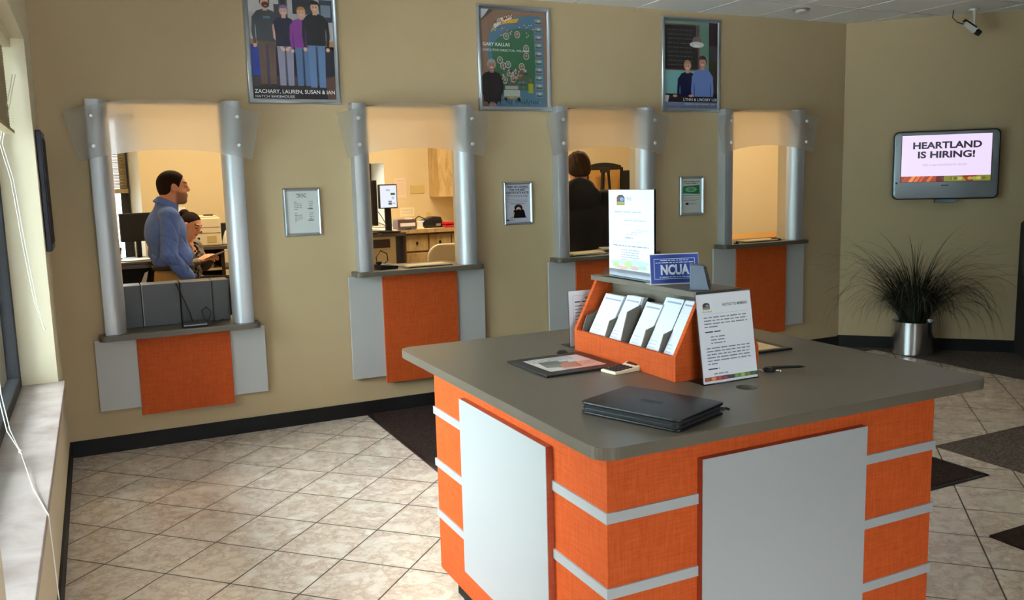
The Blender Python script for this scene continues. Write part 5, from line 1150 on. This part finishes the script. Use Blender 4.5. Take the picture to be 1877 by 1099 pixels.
m_.build('ruffle', 'black_cloth', t)
def pants2(p):
    d = ell(p, (-.02, 0, .88), (.13, .17, .12))
    for s in (1, -1): d = smin(d, chainf(p, [(.0, s*.09, SEAT+.07), (.40, s*.105, SEAT+.06), (.42, s*.105, .30)], [.105, .085, .062]), .03)
    return np.maximum(d, p[:, 2]-.925)
sdf_obj('trousers', pants2, (-.2, -.24, .22), (.54, .24, .96), .012, 'black_cloth', t)
def hair2(p):
    q = to2(p)/.95; d = hair_sdf(q, .0015, [-.12, -.06, -.03, .0, .03, .06, .085, .10], [-.06, -.05, -.030, .012, .045, .075, .095, .10])*.95
    d = smin(d, ell(q, (-.095, 0, .085), (.036, .034, .034)), .012); return smin(d, chainf(q, [(-.12, 0, .08), (-.145, 0, .03), (-.14, 0, -.04)], [.026, .022, .012]), .01)
sdf_obj('hair', hair2, (-.18, -.14, 1.23), (.2, .14, 1.58), .006, 'hair_dark', bdy)
for s in (1, -1): sdf_obj('shoe', lambda p: cap(p, (.42, s*.1, .255), (.57, s*.1, .235), .045, .035), (.34, s*.1-.07, .17), (.64, s*.1+.07, .33), .01, 'black_plastic', t)
t2 = thing('sheet_of_paper', 'grey-white sheet of paper held in the seated woman\'s hands', 'paper', (.945, 2.04, 0), R(-38))
t2.scale = (.94,)*3
MB().obox((.285, .005, 1.125), (.12, 1, .12), (1, 0, .42), (-.42, 0, 1), .105, .060, .0006).build('sheet', 'white_paper', t2)
t = thing('office_chair', 'black swivel chair the woman sits on', 'chair', (.945, 2.04, 0), R(-38)); t.scale = (.94,)*3
MB().prism([(x, y, SEAT-.08) for x, y in rrect(-.20, .26, -.22, .22, .07)], (0, 0, .06)).build('seat', 'black_cloth', t, bevel=.015, smooth=True)
sdf_obj('backrest', lambda p: np.linalg.norm(np.maximum(np.abs(p-np.array((-.205, 0, .98)))-np.array((.0, .15, .12)), 0), axis=1)-.035, (-.26, -.22, .78), (-.15, .22, 1.16), .012, 'black_cloth', t)
MB().tube([(-.21, 0, .88), (-.19, 0, .74), (-.05, 0, .71)], .02, 8).build('back_support', 'black_plastic', t); MB().tube([(.03, 0, .70), (.03, 0, .09)], .028, 12).build('post', 'black_plastic', t)
MB().lathe([(.16, 0), (.17, .01), (.16, .02)], (.03, 0, .22), 24).build('foot_ring', 'steel', t)
for k_ in range(5): a = 2*math.pi*k_/5; MB().tube([(.03, 0, .08), (.03+.27*math.cos(a), .27*math.sin(a), .035)], [.025, .015], 8).build('leg', 'black_plastic', t); 

# ---- man in the black hoodie, seen from behind through window three (local x forward = away from us)
t = person('man in a black hooded sweatshirt with short brown hair, seen from behind', (3.985, .60, 0), R(64), 1.12)
DZ = .21
hc3 = np.array((.04, 0, 1.722-DZ)); to3, _ = frame_of(hc3, R(8), R(14))
SH3 = {s: (-.02, s*.195, 1.485-DZ) for s in (1, -1)}; EL3 = {s: (.02, s*.265, 1.20-DZ) for s in (1, -1)}; WR3 = {s: (.22, s*.20, 1.10-DZ) for s in (1, -1)}
def body3(p):
    d = head_sdf(to3(p)); d = smin(d, chainf(p, [(-.035, 0, 1.52-DZ), (.0, 0, 1.60-DZ), (.02, 0, 1.68-DZ)], [.075, .060, .058]), .03)
    d = smin(d, ell(p, (-.01, 0, 1.33-DZ), (.12, .165, .20)), .04); d = smin(d, ell(p, (.0, 0, 1.08-DZ), (.12, .15, .18)), .05)
    for s in (1, -1):
        d = smin(d, chainf(p, [SH3[s], EL3[s], WR3[s]], [.058, .045, .030]), .03); d = smin(d, chainf(p, [(0, s*.09, .95-DZ), (.01, s*.09, .42), (-.01, s*.095, .07)], [.085, .06, .045]), .03)
        d = smin(d, hand_sdf(p, WR3[s], (1, -s*.2, -.15), (0, 0, -1), s=s, curl=(.3, .3, .35, .4)), .01); d = smin(d, cap(p, (-.02, s*.1, .03), (.13, s*.11, .025), .035, .028), .02)
    return d
bdy = sdf_obj('body', body3, (-.2, -.36, -.01), (.46, .36, 1.70), .009, 'skin', t, lambda V: head_col(to3(V), (206, 140, 104), (170, 96, 84), (60, 44, 34)))
def hood3(p):
    wr = .006*np.sin(p[:, 2]*34+p[:, 1]*16)*np.sin(p[:, 1]*20-p[:, 2]*10); d = ell(p, (-.015, 0, 1.34-DZ), (.155, .215, .22)); d = smin(d, ell(p, (.0, 0, 1.10-DZ), (.155, .195, .17)), .06)
    for s in (1, -1): d = smin(d, chainf(p, [SH3[s], EL3[s], tuple(np.array(WR3[s])*.92+np.array(EL3[s])*.08)], [.088, .074, .050]), .04)
    d = d-wr; d = np.maximum(d, .93-DZ-p[:, 2]); return d
hd = sdf_obj('hoodie', hood3, (-.24, -.38, .69), (.34, .38, 1.42), .012, 'hoodie', t)
def hoodp(p):
    q = p-np.array((-.02, 0, 1.595-DZ)); r = np.hypot(q[:, 0]*.9, q[:, 1]*.88); ring_ = np.hypot(r-.086, (q[:, 2]+.35*q[:, 0]+.25*np.abs(q[:, 1]))*.8)-.028
    return smin(ring_, ell(p, (-.125, 0, 1.515-DZ), (.055, .155, .11)), .04)-.002*np.sin(p[:, 1]*40+p[:, 2]*30)
sdf_obj('hood', hoodp, (-.24, -.24, 1.15), (.18, .24, 1.50), .008, 'hoodie', hd)
sdf_obj('hair', lambda p: hair_sdf(to3(p), .016, [-.13, -.07, -.03, .0, .02, .06, .10], [-.075, -.075, -.03, .02, .03, .05, .06], wav=.003), (-.16, -.15, 1.37), (.2, .15, 1.72), .005, 'hair_brown', bdy)
def pants3(p):
    d = ell(p, (.0, 0, .97-DZ), (.14, .17, .14))
    for s in (1, -1): d = smin(d, chainf(p, [(0, s*.09, .92-DZ), (.01, s*.095, .42), (0, s*.1, .08)], [.105, .085, .072]), .03)
    return np.maximum(d, p[:, 2]-1.06+DZ)
sdf_obj('trousers', pants3, (-.19, -.23, .04), (.2, .23, 1.08), .013, 'black_cloth', t)
for s in (1, -1): sdf_obj('shoe', lambda p: np.maximum(smin(cap(p, (-.03, s*.1, .045), (.16, s*.115, .035), .050, .042), cap(p, (-.02, s*.1, .05), (-.02, s*.1, .11), .048, .05), .02), -p[:, 2]), (-.12, s*.1-.1, -.01), (.24, s*.1+.1, .17), .011, 'shoe', t)
